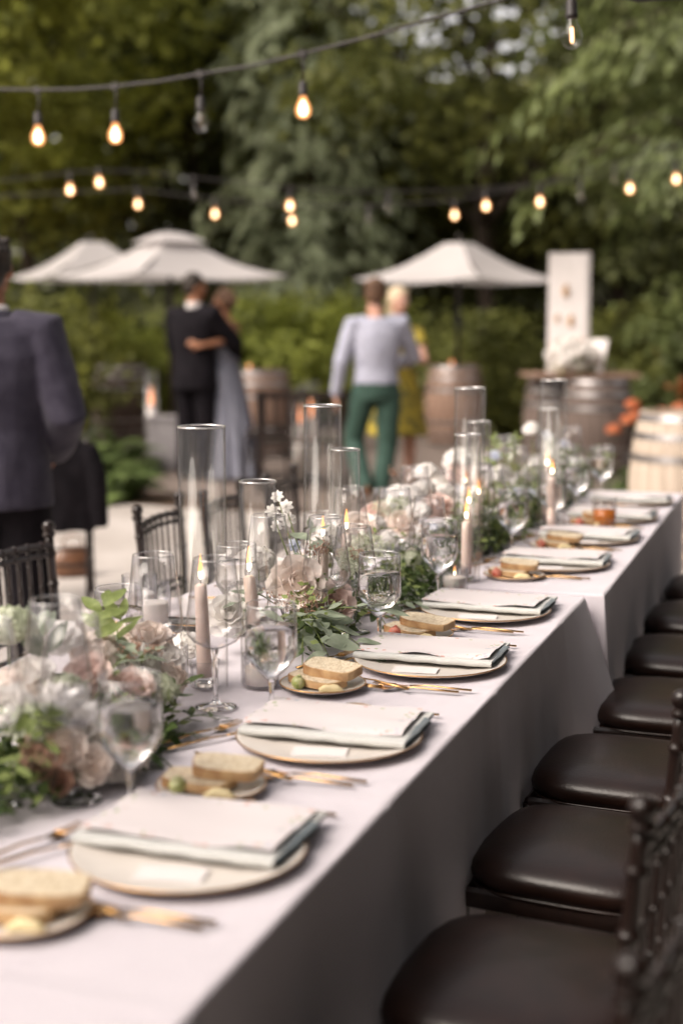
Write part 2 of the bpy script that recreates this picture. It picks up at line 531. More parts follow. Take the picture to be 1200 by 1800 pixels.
def crown_points(cen, rad, ncl, per, rc, shell=0.55, flat=0.5):
    cl = []
    while len(cl) < ncl:
        q = NPR.uniform(-1, 1, 3)
        l = np.linalg.norm(q)
        if l > 1: continue
        if l < shell and random.random() < 0.75: continue
        cl.append(q)
    cl = np.array(cl) * np.array(rad) + np.array(cen)
    idx = NPR.integers(0, ncl, ncl * per)
    sc = rc * NPR.uniform(0.6, 1.35, (ncl, 1))
    off = NPR.normal(size=(ncl * per, 3)) * np.array([1, 1, flat]) * sc[idx] * 0.6
    return cl, cl[idx] + off, off
def broadleaf(name, label, loc, h, z0, rad, m, ncl=90, per=80, rc=0.55, L=0.17, lean=(0, 0), cat='tree', group=None, trunk_r=0.16):
    t = thing(name, label, cat, loc, 0, group)
    cen = (lean[0], lean[1], (z0 + h) / 2)
    cl, P, off = crown_points(cen, (rad, rad, (h - z0) / 2), ncl, per, rc)
    n = len(P)
    D = rnd_dirs(n, 0.5) + off * 0.8 + np.array([0, 0, -0.35])
    out = P - np.array(cen)
    out /= np.linalg.norm(out, axis=1, keepdims=True) + 1e-6
    N = rnd_dirs(n) * 0.55 + out * 0.8 + np.array([0, 0, 0.55])
    s = NPR.uniform(0.6, 1.3, n)
    ob('crown', leaf_cloud('crown', P, D, N, L * s, L * 0.72 * s, m), t)
    tb = MB()
    hh = z0 + (h - z0) * 0.7
    pts = [Vector((lean[0] * (k / 6) ** 1.5 + 0.06 * math.sin(k * 2.1), lean[1] * (k / 6) ** 1.5 + 0.05 * math.cos(k * 1.7), hh * k / 6)) for k in range(7)]
    tb.tube(pts, [trunk_r * (1.25 if k == 0 else 1 - 0.12 * k) for k in range(7)], 10)
    for c in cl[:: max(1, len(cl) // 16)]:
        c = Vector(c)
        k = min(5, max(1, int((c.z * 0.7) / hh * 6)))
        a = pts[k]
        mid = a.lerp(c, 0.5) + Vector((0, 0, 0.25))
        tb.tube([a, mid, c], [trunk_r * 0.4, trunk_r * 0.25, trunk_r * 0.08], 6)
    ob('trunk', tb.mesh('trunk', M_BARK), t)
    return t
def conifer(name, label, loc, h, z0, rad, m, n_b=150, per=60, L=0.2, droop=0.5, hang=0.35, cat='tree', group=None):
    t = thing(name, label, cat, loc, 0, group)
    Ps, Ds, Ns, Ls = [], [], [], []
    tb = MB()
    tb.tube([(0, 0, 0), (0.03, 0, h * 0.4), (0, 0.02, h)], [0.22, 0.15, 0.02], 10)
    for b in range(n_b):
        k = (b + random.random()) / n_b
        z = z0 + (h - z0) * k
        r = rad * (1 - k) ** 0.75 * random.uniform(0.65, 1.1) + 0.15
        a = b * 2.39996 + random.uniform(-0.3, 0.3)
        dx, dy = math.cos(a), math.sin(a)
        u = NPR.uniform(0.12, 1, per) ** 0.8
        lift = 0.25 * r
        px = dx * r * u; py = dy * r * u
        pz = z + lift * np.sin(u * 2.2) - droop * r * u ** 2
        wd = 0.16 * r * (1.15 - u) + 0.05
        lat = NPR.normal(size=per) * wd
        P = np.stack([px - dy * lat, py + dx * lat, pz - np.abs(NPR.normal(size=per)) * hang * u * 0.5], 1)
        D = np.stack([dx * np.ones(per) * 0.6 - dy * np.sign(lat) * 0.6, dy * np.ones(per) * 0.6 + dx * np.sign(lat) * 0.6, -0.5 - u * 0.9], 1) + NPR.normal(size=(per, 3)) * 0.25
        Ps.append(P); Ds.append(D)
        Ns.append(np.array([dx, dy, 0.9]) + NPR.normal(size=(per, 3)) * 0.5)
        Ls.append(L * NPR.uniform(0.6, 1.35, per))
        if b % 3 == 0:
            tb.tube([(0, 0, z), (dx * r * .5, dy * r * .5, z + lift * .8 - droop * r * .25), (dx * r * .95, dy * r * .95, z + lift * .8 - droop * r * .9)], [0.035, 0.02, 0.006], 5)
    Ls = np.concatenate(Ls)
    ob('crown', leaf_cloud('crown', np.concatenate(Ps), np.concatenate(Ds), np.concatenate(Ns), Ls, Ls * 0.42, m), t)
    ob('trunk', tb.mesh('trunk', M_BARK), t)
    return t
def shrub(name, label, loc, r, h, m, ncl=26, per=70, L=0.10, cat='shrub', group=None, rc=0.28):
    t = thing(name, label, cat, loc, 0, group)
    cl, P, off = crown_points((0, 0, h * 0.52), (r, r, h * 0.5), ncl, per, rc, 0.35, 0.7)
    P[:, 2] = np.maximum(P[:, 2], 0.03)
    n = len(P)
    D = rnd_dirs(n, 0.6) + off
    out = P - np.array([0, 0, h * .4])
    out /= np.linalg.norm(out, axis=1, keepdims=True) + 1e-6
    N = rnd_dirs(n) * 0.5 + out * 0.8 + np.array([0, 0, 0.55])
    s = NPR.uniform(0.6, 1.3, n)
    ob('foliage', leaf_cloud('foliage', P, D, N, L * s, L * 0.7 * s, m), t)
    tb = MB()
    for c in cl[::3]:
        c = Vector(c)
        tb.tube([(c.x * 0.1, c.y * 0.1, 0), (c.x * 0.5, c.y * 0.5, c.z * 0.55), c], [0.022, 0.014, 0.006], 5)
    ob('stem', tb.mesh('stem', M_BARK), t)
    return t

# --- trees in view
G_TREES = 'trees around the clearing'
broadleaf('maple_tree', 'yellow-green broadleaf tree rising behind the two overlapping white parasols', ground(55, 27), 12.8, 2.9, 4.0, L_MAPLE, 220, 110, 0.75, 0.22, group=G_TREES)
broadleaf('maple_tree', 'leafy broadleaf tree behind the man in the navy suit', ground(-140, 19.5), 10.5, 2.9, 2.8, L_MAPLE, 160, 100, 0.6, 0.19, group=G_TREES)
broadleaf('shade_tree', 'dark tree between the yellow-green tree and the grey-green conifer', ground(345, 31), 13.5, 2.2, 3.4, L_DARK, 170, 90, 0.8, 0.28, group=G_TREES)
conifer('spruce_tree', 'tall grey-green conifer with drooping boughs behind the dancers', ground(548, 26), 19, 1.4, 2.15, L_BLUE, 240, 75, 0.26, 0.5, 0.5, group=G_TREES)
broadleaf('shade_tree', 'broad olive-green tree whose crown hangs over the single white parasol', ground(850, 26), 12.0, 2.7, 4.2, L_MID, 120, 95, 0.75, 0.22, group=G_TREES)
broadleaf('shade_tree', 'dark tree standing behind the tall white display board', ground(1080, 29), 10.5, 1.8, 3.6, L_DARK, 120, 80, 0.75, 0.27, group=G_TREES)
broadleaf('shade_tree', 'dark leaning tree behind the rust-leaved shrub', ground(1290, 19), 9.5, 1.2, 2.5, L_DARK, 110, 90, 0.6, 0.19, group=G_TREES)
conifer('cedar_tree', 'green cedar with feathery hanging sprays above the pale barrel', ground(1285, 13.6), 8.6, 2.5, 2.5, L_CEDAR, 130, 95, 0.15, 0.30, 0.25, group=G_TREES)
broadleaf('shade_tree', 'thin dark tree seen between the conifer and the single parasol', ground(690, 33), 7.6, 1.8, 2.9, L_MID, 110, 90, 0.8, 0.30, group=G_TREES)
# --- unseen trees added beside and behind the camera to block light off the table
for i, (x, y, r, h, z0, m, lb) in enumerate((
        (3.6, 1.4, 2.6, 8.0, 1.5, L_DEEP, 'unseen dense dark tree arching over the leather-seat side of the table'),
        (3.8, 5.0, 2.6, 8.5, 1.5, L_DEEP, 'unseen dense dark tree beside the leather-seat chairs nearest the barrels'),
        (3.9, -2.6, 2.7, 8.5, 1.5, L_DEEP, 'unseen dense dark tree past the table end away from the barrels'),
        (6.6, 7.8, 2.3, 8.5, 0.7, L_DEEP, 'unseen dense dark tree standing just past the pale barrel'),
        (0.8, -13.0, 3.6, 9.0, 1.2, L_MID, 'unseen big olive tree closing the clearing beyond the table end away from the barrels'),
        (-3.6, -6.6, 2.4, 8.6, 3.2, L_MID, 'unseen big olive tree added at the open corner of the patio'),
        (-14.0, 4.0, 3.2, 8.0, 1.5, L_MAPLE, 'unseen big yellow-green tree beyond the patio past the person in navy'))):
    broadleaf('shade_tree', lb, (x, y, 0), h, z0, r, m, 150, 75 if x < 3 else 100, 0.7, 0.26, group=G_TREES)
for i, y in enumerate((-2.6, -1.0, 0.6, 2.2, 3.8, 5.4)):  # unseen hedge added to darken the cloth's hanging side
    shrub('unseen_hedge', 'unseen dark hedge shrub added to block light, %s from the barrels, facing the leather-seat chairs' % ORD[5 - i], (2.45, y, 0), 1.0, 2.2, L_DEEP, 50, 80, 0.14, cat='hedge', group='unseen hedge added along the leather-seat side')
# --- the wood behind everything: one mass
n = 76000
ang = NPR.uniform(-PI, PI, n)
far = NPR.uniform(36, 52, n)
px = CAM.x + far * (FWD.x * np.cos(ang) + RGT.x * np.sin(ang))
py = CAM.y + far * (FWD.y * np.cos(ang) + RGT.y * np.sin(ang))
top = 8.8 + 1.6 * np.sin(ang * 9) + 1.2 * np.sin(ang * 23 + 1) + (far - 36) * 0.12
top = np.where((ang > -0.30) & (ang < -0.02), 13.0, top)
top = np.where((ang > 0.0) & (ang < 0.19), 6.9, top)
pz = NPR.uniform(0.02, 1, n) * top
front = np.abs(ang) < 0.4
keep = front | (NPR.uniform(size=n) < 0.55)
P = np.stack([px, py, pz], 1)[keep]
n = len(P)
s = NPR.uniform(0.6, 1.4, n) * 0.8
tag(ob('far_wood', leaf_cloud('far_wood', P, rnd_dirs(n, 0.6) + np.array([0, 0, -0.3]), rnd_dirs(n) * 0.6 + np.array([0, 0, 0.5]) - (P - np.array(CAM)) / 45.0, s, s * 0.75, L_DARK)),
    'dark mass of woodland behind the parasols', 'woodland', kind='stuff')

# --- shrubs in view
G_SH = 'shrubs at the edge of the dance floor'
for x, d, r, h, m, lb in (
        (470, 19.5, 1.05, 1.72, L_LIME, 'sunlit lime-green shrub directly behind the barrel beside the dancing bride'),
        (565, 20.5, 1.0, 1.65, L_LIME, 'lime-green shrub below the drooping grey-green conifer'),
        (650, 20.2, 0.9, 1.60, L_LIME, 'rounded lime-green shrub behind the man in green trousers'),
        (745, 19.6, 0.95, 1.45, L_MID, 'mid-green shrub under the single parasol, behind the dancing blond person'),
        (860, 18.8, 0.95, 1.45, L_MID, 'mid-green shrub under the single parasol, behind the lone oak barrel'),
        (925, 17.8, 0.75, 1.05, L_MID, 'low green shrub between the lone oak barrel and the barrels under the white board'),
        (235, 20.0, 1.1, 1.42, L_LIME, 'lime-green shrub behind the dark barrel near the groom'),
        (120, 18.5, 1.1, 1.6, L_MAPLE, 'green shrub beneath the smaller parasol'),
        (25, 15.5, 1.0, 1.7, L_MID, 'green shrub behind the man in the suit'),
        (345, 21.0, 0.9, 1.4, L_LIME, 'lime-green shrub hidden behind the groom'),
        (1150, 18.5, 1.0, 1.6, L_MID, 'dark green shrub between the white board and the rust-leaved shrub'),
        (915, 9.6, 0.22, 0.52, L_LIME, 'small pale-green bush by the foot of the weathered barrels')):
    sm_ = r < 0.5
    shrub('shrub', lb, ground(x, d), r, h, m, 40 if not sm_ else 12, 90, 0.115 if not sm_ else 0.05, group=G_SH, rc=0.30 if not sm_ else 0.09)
tr = shrub('shrub', 'rust and green leaved shrub behind the pale barrel', ground(1265, 16.5), 1.1, 2.1, L_CEDAR, 40, 80, 0.12)
cl, P, off = crown_points((0, 0, 1.0), (0.95, 0.95, 0.75), 12, 34, 0.16)
n = len(P)
ob('rust_leaves', leaf_cloud('rust_leaves', P, rnd_dirs(n), rnd_dirs(n) + np.array([0, 0, 1.0]), 0.10, 0.075, L_RUST), tr)

# --- ferns by the suit man
def fern(label, loc, r, nf=15, group=None):
    t = thing('fern', label, 'fern', loc, 0, group)
    for k in range(nf):
        a = k * 2.4 + random.uniform(-0.2, 0.2)
        ln = r * random.uniform(0.8, 1.15)
        el = random.uniform(0.5, 1.2)
        n = 34
        u = np.linspace(0.1, 1, n)
        x = ln * u * math.cos(el) * 1.0
        z = ln * (u * math.sin(el) - 0.55 * u ** 2.2)
        P = np.repeat(np.stack([x * math.cos(a), x * math.sin(a), np.maximum(z, 0.02)], 1), 2, 0)
        side = np.tile([1, -1], n)
        D = np.stack([-math.sin(a) * side + 0.35 * math.cos(a), math.cos(a) * side + 0.35 * math.sin(a), np.full(2 * n, -0.25)], 1)
        N = np.tile([[0.2 * math.cos(a), 0.2 * math.sin(a), 1.0]], (2 * n, 1)) + NPR.normal(size=(2 * n, 3)) * 0.12
        L = np.repeat(0.24 * r * (1.08 - u) ** 0.7, 2)
        ob('frond', leaf_cloud('frond', P, D, N, L, L * 0.34 + 0.008, L_FERN), t)
    return t
fern('fern with arching fronds nearest the chair draped with a jacket', ground(205, 11.6), 0.75, 17, 'ferns on the mulch')
fern('fern spreading at the foot of the dark barrel', ground(190, 13.6), 0.95, 17, 'ferns on the mulch')
fern('small fern behind the arm of the man in the suit', ground(150, 12.6), 0.7, 14, 'ferns on the mulch')

# ================================================================== TABLES AND CLOTHS
TZ = 0.76
RIGHT = 'leather-seat side'
LEFT = "dancers' side"
def banquet_table(label, xc, y0, y1, wd, rz):
    t = thing('banquet_table', label, 'table', (xc, (y0 + y1) / 2, 0), rz, 'banquet tables set end to end')
    L = y1 - y0
    ob('table_top', MB().box((0, 0, TZ - 0.022), (wd - 0.02, L - 0.02, 0.03)).mesh('table_top', M_STAVED, False), t)
    lg = MB().lathe([(0.02, 0), (0.02, TZ - 0.04)], 10).mesh('leg', M_HOOP)
    for sx in (-1, 1):
        for sy in (-1, 1):
            ob('leg', lg, t, (sx * (wd / 2 - 0.16), sy * (L / 2 - 0.25), 0))
    return t
banquet_table('long banquet table under the white cloth with the flaring corner', -0.51, -0.4, 3.70, 0.98, 0)
banquet_table('long banquet table under the white cloth nearest the barrels', -0.49, 3.72, 6.02, 0.98, R(1.0))
def cloth(name, label, x0, x1, y0, y1, zt, drop, seed, flare=None, rz=0.0, open0=False):
    """one sheet draped over a table top: flat top, rounded edges, folded skirts"""
    CREASE = (-1.75, -1.05, -.35, .35, 1.05, 1.75)
    xc, yc = (x0 + x1) / 2, (y0 + y1) / 2
    hw, hl = (x1 - x0) / 2, (y1 - y0) / 2
    def samples(half, nt, nd):
        e = [0, .002, .005, .008, .012, .016, .020, .028] + [.04 + (drop - .052) * k / nd for k in range(nd + 1)] + [drop - .006, drop]
        t_ = [half * (2 * k / nt - 1) for k in range(nt + 1)]
        near = [half - .004, half - .012, half - .03]
        return sorted(set([-(half + q) for q in e] + t_ + [-q for q in near] + near + [half + q for q in e]))
    XS, YS = samples(hw, 70, 14), samples(hl, 330 if hl > 1.5 else 200, 10)
    NX, NY = len(XS) - 1, len(YS) - 1
    mb = MB()
    def side(over, r=0.006):                     # arc length over the edge -> (outward, down)
        a = over / r
        if a < PI / 2: return r * math.sin(a), r * (1 - math.cos(a))
        return r, r + (over - r * PI / 2)
    def fn(u, v):
        X = XS[int(round(u * NX))]
        Y = YS[int(round(v * NY))]
        ox = max(0, abs(X) - hw); oy = max(0, abs(Y) - hl)
        sx = 1 if X > 0 else -1; sy = 1 if Y > 0 else -1
        bx, by = max(-hw, min(hw, X)), max(-hl, min(hl, Y))
        z = 0
        ax, dx = side(ox) if ox else (0, 0)
        ay, dy = side(oy) if oy else (0, 0)
        down = max(dx, dy) if not (ox and oy) else math.hypot(dx, dy) * 0.98
        px, py = bx + sx * ax, by + sy * ay
        q = Vector((px * 1.0, py * 1.0, seed))
        if ox:
            k = min(1, dx / drop)
            nn = noise.noise(Vector((py * 3.1, seed, 0.3))) * 0.9 + noise.noise(Vector((py * 8.0, seed + 5, 0.3))) * 0.5
            px += sx * k * (0.012 + 0.034 * nn)
            for cy in CREASE: px += sx * 0.003 * math.exp(-abs(py - cy) / 0.012)
            if ox > drop - .012: px += sx * .0022
            if flare and sx > 0:
                fy, fa, fw = flare
                d_ = (fy - (py + yc)) / fw
                if -0.15 < d_ < 1: px += fa * k ** 1.0 * max(0, 1 - max(d_, 0)) ** 1.3 * (1 if d_ >= 0 else max(0, 1 + d_ / 0.15))
        if oy:
            k = min(1, dy / drop)
            py += sy * k * (0.012 + 0.02 * noise.noise(Vector((px * 5, seed + 9, 1))))
        if not ox and not oy:
            z += 0.0028 * noise.noise(q * 2.6) + 0.0016 * noise.noise(q * 7.0)
            for cy in CREASE: z += 0.0022 * math.exp(-abs(py - cy) / 0.009)
            for cx in (-.26, .26): z += 0.0014 * math.exp(-abs(px - cx) / 0.009)
        return (px, py, -down + z)
    mb.grid(fn, NX, NY)
    o = ob(name, mb.mesh(name, M_CLOTH), None, (xc, yc, zt), (0, 0, rz))
    solid(o, 0.0012, -1)
    tag(o, label, 'tablecloth', 'white cloths on the long table')
    return o
CT = TZ + 0.002
cloth('tablecloth', 'white linen cloth that flares at its corner, over the table half away from the barrels', -1.005, 0.0, -0.42, 3.70, CT, 0.40, 3.1, flare=(3.70, 0.125, 0.5))
cloth('tablecloth', 'white linen cloth over the half of the long table nearest the barrels', -0.985, 0.025, 3.735, 6.03, CT + 0.002, 0.40, 8.7, rz=R(1.0))
CT += 0.004                                     # where things stand

# ================================================================== CHAIRS
def bamboo(pts, r, n=9, rings=(), steps=40):
    pts = [Vector(p) for p in pts]
    ln = [0]
    for a, b in zip(pts, pts[1:]): ln.append(ln[-1] + (b - a).length)
    T = ln[-1]
    P, Rd = [], []
    ts = sorted(set([i / steps for i in range(steps + 1)] + [min(1, max(0, q + e)) for q in rings for e in (-0.012, -0.006, 0, 0.006, 0.012)]))
    for t_ in ts:
        d = t_ * T
        for i in range(len(pts) - 1):
            if d <= ln[i + 1] + 1e-9: break
        k = (d - ln[i]) / max(1e-9, ln[i + 1] - ln[i])
        P.append(pts[i].lerp(pts[i + 1], k))
        b = max([math.exp(-((t_ - q) / 0.006) ** 2) for q in rings] or [0])
        Rd.append(r * (1 + 0.38 * b))
    return MB().tube(P, Rd, n)
CH_M = {}
def chair_meshes():
    H = 0.825
    for s in (-1, 1):
        path = [(s * .185, -.235, 0), (s * .19, -.205, .25), (s * .192, -.20, .43), (s * .195, -.203, .62), (s * .198, -.222, H)]
        b = bamboo(path, 0.0135, 10, (0.08, 0.3, 0.52, 0.66, 0.82, 0.93))
        b.lathe([(0.010, 0), (0.019, 0.004), (0.020, 0.014), (0.013, 0.020), (0.017, 0.024), (0.021, 0.034), (0.018, 0.046), (0.008, 0.052)], 12, (s * .198, -.2225, H - 0.006))
        CH_M['post%d' % s] = b.mesh('leg', M_WOODDARK)
        CH_M['front%d' % s] = bamboo([(s * .195, .195, 0), (s * .19, .185, .44)], 0.0135, 10, (0.12, 0.4, 0.7)).mesh('leg', M_WOODDARK)
    def back(z):                                  # y of the back plane at height z
        return -.20 - max(0, (z - .43)) ** 1.35 * 0.07
    def rail(z, r):
        return bamboo([(-.195, back(z), z), (-.1, back(z) - .012, z + .004), (0, back(z) - .017, z + .006), (.1, back(z) - .012, z + .004), (.195, back(z), z)], r, 8, (0.1, 0.26, 0.42, 0.58, 0.74, 0.9)).mesh('rail', M_WOODDARK)
    CH_M['rails'] = [rail(.797, .0105), rail(.768, .0075), rail(.56, .0085), rail(.533, .0075)]
    CH_M['spindles'] = []
    for k in range(7):
        x = -.195 + .39 * (k + 1) / 8
        o = -.017 * (1 - (x / .195) ** 2)
        CH_M['spindles'].append(bamboo([(x, back(.56) + o, .56), (x, back(.68) + o, .68), (x, back(.795) + o, .795)], 0.0062, 7, (0.22, 0.5, 0.78), 12).mesh('spindle', M_WOODDARK))
    fr = MB()
    for a, b in (((-.19, .185), (.19, .185)), ((-.19, -.2), (.19, -.2)), ((-.19, -.2), (-.19, .185)), ((.19, -.2), (.19, .185))):
        fr.tube([(a[0], a[1], .435), (b[0], b[1], .435)], (0.02, 0.012), 8) if False else fr.tube([(a[0], a[1], .435), (b[0], b[1], .435)], [(0.020, 0.013)] * 2, 8)
    fr.box((0, -.005, .43), (.37, .38, .014))
    CH_M['frame'] = fr.mesh('seat_frame', M_WOODDARK, True, 40)
    CH_M['stretchers'] = [bamboo(p, 0.008, 7, (0.25, 0.5, 0.75), 10).mesh('stretcher', M_WOODDARK) for p in (
        [(-.19, .19, .20), (-.188, -.21, .20)], [(.19, .19, .20), (.188, -.21, .20)], [(-.19, .19, .28), (-.189, -.206, .28)], [(.19, .19, .28), (.189, -.206, .28)],
        [(-.19, .188, .24), (.19, .188, .24)], [(-.186, -.212, .22), (.186, -.212, .22)])]
    # padded cushion: superellipse plan, domed top
    cu = MB()
    def plan(a, r, e=4.2):
        c, s_ = math.cos(a), math.sin(a)
        q = (abs(c) ** e + abs(s_) ** e) ** (-1 / e)
        return r * c * q, r * s_ * q
    N_ = 40
    rows = [(0.02, 0.0), (.186, 0.0), (.197, .006), (.205, .018), (.207, .030), (.202, .042), (.190, .053), (.167, .061), (.13, .067), (.07, .0705), (0.004, .0715)]
    v = []
    for r, z in rows:
        for k in range(N_):
            x, y = plan(2 * PI * k / N_, r, 4.2 if r > .15 else 3.0)
            v.append((x, y - .004, .447 + z))
    f = [(i * N_ + k, i * N_ + (k + 1) % N_, (i + 1) * N_ + (k + 1) % N_, (i + 1) * N_ + k) for i in range(len(rows) - 1) for k in range(N_)]
    f.append(tuple(range(N_ - 1, -1, -1))); f.append(tuple((len(rows) - 1) * N_ + k for k in range(N_)))
    cu.add(v, f)
    CH_M['cushion'] = cu.mesh('cushion', M_LEATHER)
    pi = MB().tube([(plan(2 * PI * k / 48, .200)[0], plan(2 * PI * k / 48, .200)[1] - .004, .452) for k in range(49)], .004, 6)
    CH_M['piping'] = pi.mesh('piping', M_LEATHER)
chair_meshes()
def chair(label, x, y, rz, group):
    t = thing('spindle_chair', label, 'chair', (x, y, 0.008), rz, group)
    t.scale = (1, .95, 1)
    for s in (-1, 1):
        ob('leg', CH_M['post%d' % s], t); ob('leg', CH_M['front%d' % s], t)
    for m in CH_M['rails']: ob('rail', m, t)
    for m in CH_M['spindles']: ob('spindle', m, t)
    for m in CH_M['stretchers']: ob('stretcher', m, t)
    ob('seat_frame', CH_M['frame'], t)
    c = ob('cushion', CH_M['cushion'], t)
    ob('piping', CH_M['piping'], c)
    return t
# chairs on the right: seats just short of the cloth
RC = [(1.56, 0.265, -4), (2.03, 0.212, -4), (2.60, 0.205, -5), (3.13, 0.205, -2), (3.72, 0.235, 1), (4.28, 0.225, 0), (4.84, 0.22, -2), (5.40, 0.22, 1)]
for i, (y, x, a) in enumerate(RC):
    chair('%s chair from the barrels in the row with brown leather seats showing' % ORD[len(RC) - 1 - i], x, y, R(90 + a), 'chairs along the leather-seat side')
# chairs on the left, backs to the dancers: (y of back centre, x of back, turn)
LC = [(3.56, -1.66, -3), (4.36, -1.58, 6), (4.84, -1.56, 4), (5.40, -1.55, 5)]
for i, (y, x, a) in enumerate(LC):
    rz = R(-90 + a)
    off = Matrix.Rotation(rz, 3, 'Z') @ Vector((0, -0.215, 0))
    chair('%s dark spindle-back chair from the barrels, %s' % (ORD[len(LC) - 1 - i], LEFT), x - off.x, y - off.y, rz, "chairs along the dancers' side")

# ================================================================== TABLEWARE MESHES
def plate_mesh(name, r, h):
    p = [(0.001, 0.004), (r * .60, 0.004), (r * .66, 0.0055), (r * .80, h * .55), (r * .93, h * .86), (r * .985, h), (r, h * .95), (r * .97, h * .72), (r * .84, h * .35), (r * .66, 0.0), (0.001, 0.0)]
    return MB().lathe(p[::-1], 48, cap0=False, cap1=False).mesh(name, M_PORC)
def rim_mesh(r, h):
    return MB().tube([(r * .992 * math.cos(2 * PI * k / 56), r * .992 * math.sin(2 * PI * k / 56), h) for k in range(57)], 0.0015, 6, False).mesh('gold_rim', M_GOLDRIM)
CHG, CHG_R = plate_mesh('charger', .163, .014), rim_mesh(.163, .0135)
BRP, BRP_R = plate_mesh('bread_plate', .086, .012), rim_mesh(.086, .0115)

# folded napkin: roll at the front, stacked open folds at the end
def napkin_mesh():
    mb = MB()
    def layer(z, th, x0, x1, y0, y1, seed):
        n = 24
        sec = []
        for k in range(9):
            a = PI / 2 + PI * k / 8
            sec.append((y0 + th / 2 + th / 2 * math.cos(a), z + th / 2 + th / 2 * math.sin(a)))
        sec = [(y1, z + th * .55)] + [((y0 + y1) / 2, z + th * .9)] + sec + [((y0 + y1) / 2, z)] + [(y1, z)]
        m = len(sec)
        v = []
        for i in range(n + 1):
            u = i / n
            for (yy, zz) in sec:
                w_ = noise.noise(Vector((u * 5, yy * 18, seed))) * 0.0045
                v.append((x0 + (x1 - x0) * u + noise.noise(Vector((yy * 30, zz * 90, seed + 3))) * 0.003, yy + w_, zz + w_ * 0.8))
        f = [(i * m + k, i * m + k + 1, (i + 1) * m + k + 1, (i + 1) * m + k) for i in range(n) for k in range(m - 1)]
        f += [(i * m + m - 1, i * m, (i + 1) * m, (i + 1) * m + m - 1) for i in range(n)]
        f.append(tuple(range(m - 1, -1, -1))); f.append(tuple(n * m + k for k in range(m)))
        mb.add(v, f)
    layer(0.0, 0.0125, -.150, .148, -.110, .105, 1)
    return mb.mesh('napkin', M_NAPKIN, True, 50)
NAP = napkin_mesh()
def napfold_mesh():                              # open fold at the table-edge end, its shade painted dark
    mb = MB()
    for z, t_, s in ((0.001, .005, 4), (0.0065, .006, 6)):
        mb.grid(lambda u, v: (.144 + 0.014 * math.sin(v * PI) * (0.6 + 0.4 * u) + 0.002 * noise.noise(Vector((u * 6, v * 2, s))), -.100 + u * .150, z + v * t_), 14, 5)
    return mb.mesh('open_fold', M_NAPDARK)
NAPF = napfold_mesh()
def menu_material():
    m, t, b = nodes_of('printed_menu')
    b.inputs['Roughness'].default_value = 0.85
    tc = t.nodes.new('ShaderNodeTexCoord')
    v = t.nodes.new('ShaderNodeTexVoronoi')
    v.inputs['Scale'].default_value = 75
    t.links.new(tc.outputs['Object'], v.inputs['Vector'])
    lt = t.nodes.new('ShaderNodeMath'); lt.operation = 'LESS_THAN'
    t.links.new(v.outputs['Distance'], lt.inputs[0]); lt.inputs[1].default_value = 0.36
    # border band: |x| or |y| near the sheet edge
    sx = t.nodes.new('ShaderNodeSeparateXYZ')
    t.links.new(tc.outputs['Object'], sx.inputs[0])
    def edge(out, lim):
        a = t.nodes.new('ShaderNodeMath'); a.operation = 'ABSOLUTE'
        t.links.new(out, a.inputs[0])
        g_ = t.nodes.new('ShaderNodeMath'); g_.operation = 'GREATER_THAN'
        t.links.new(a.outputs[0], g_.inputs[0]); g_.inputs[1].default_value = lim
        return g_
    e1, e2 = edge(sx.outputs[0], .118), edge(sx.outputs[1], .072)
    mx = t.nodes.new('ShaderNodeMath'); mx.operation = 'MAXIMUM'
    t.links.new(e1.outputs[0], mx.inputs[0]); t.links.new(e2.outputs[0], mx.inputs[1])
    n = t.nodes.new('ShaderNodeTexNoise'); n.inputs['Scale'].default_value = 26
    t.links.new(tc.outputs['Object'], n.inputs[0])
    gt = t.nodes.new('ShaderNodeMath'); gt.operation = 'GREATER_THAN'; gt.inputs[1].default_value = 0.50
    t.links.new(n.outputs['Fac'], gt.inputs[0])
    m1 = t.nodes.new('ShaderNodeMath'); m1.operation = 'MULTIPLY'
    m2 = t.nodes.new('ShaderNodeMath'); m2.operation = 'MULTIPLY'
    t.links.new(lt.outputs[0], m1.inputs[0]); t.links.new(mx.outputs[0], m1.inputs[1])
    t.links.new(m1.outputs[0], m2.inputs[0]); t.links.new(gt.outputs[0], m2.inputs[1])
    rp = t.nodes.new('ShaderNodeValToRGB')
    for k, (ps, c) in enumerate(((0, (.55, .34, .30, 1)), (.4, (.36, .40, .26, 1)), (.7, (.45, .46, .52, 1)))):
        if k < 2: e = rp.color_ramp.elements[k]
        else: e = rp.color_ramp.elements.new(ps)
        e.position = ps; e.color = c
    rp.color_ramp.interpolation = 'CONSTANT'
    t.links.new(v.outputs['Color'], rp.inputs[0])
    cm = t.nodes.new('ShaderNodeMix'); cm.data_type = 'RGBA'
    cm.inputs[6].default_value = (.62, .575, .585, 1)
    t.links.new(rp.outputs[0], cm.inputs[7]); t.links.new(m2.outputs[0], cm.inputs[0])
    t.links.new(cm.outputs[2], b.inputs['Base Color'])
    return m
M_MENU = menu_material()
def menu_mesh(seed):
    mb = MB()
    def fn(u, v):
        x, y = (u - .5) * .285, (v - .5) * .185
        wob = 0.004 * noise.noise(Vector((u * 2, v * 2, seed))) + 0.004 * (2 * u - 1) ** 2 * (1 if v < .5 else .4) + 0.003 * max(0, .15 - v) / .15 - 0.010 * max(0, .12 - v) / .12 * (0.5 + noise.noise(Vector((u * 3, seed, 2))))
        ex = 0.0012 * noise.noise(Vector((v * 40, seed, 0)))
        ey = 0.0012 * noise.noise(Vector((u * 40, seed, 7)))
        return (x + (ex if u in (0, 1) else 0), y + (ey if v in (0, 1) else 0), wob)
    mb.grid(fn, 24, 16)
    return mb.mesh('menu_card', M_MENU)
MENU = [menu_mesh(k * 3.3) for k in range(4)]
CARD = MB().box((0, 0, 0), (.092, .05, .0008)).mesh('place_card', M_PAPER, False)
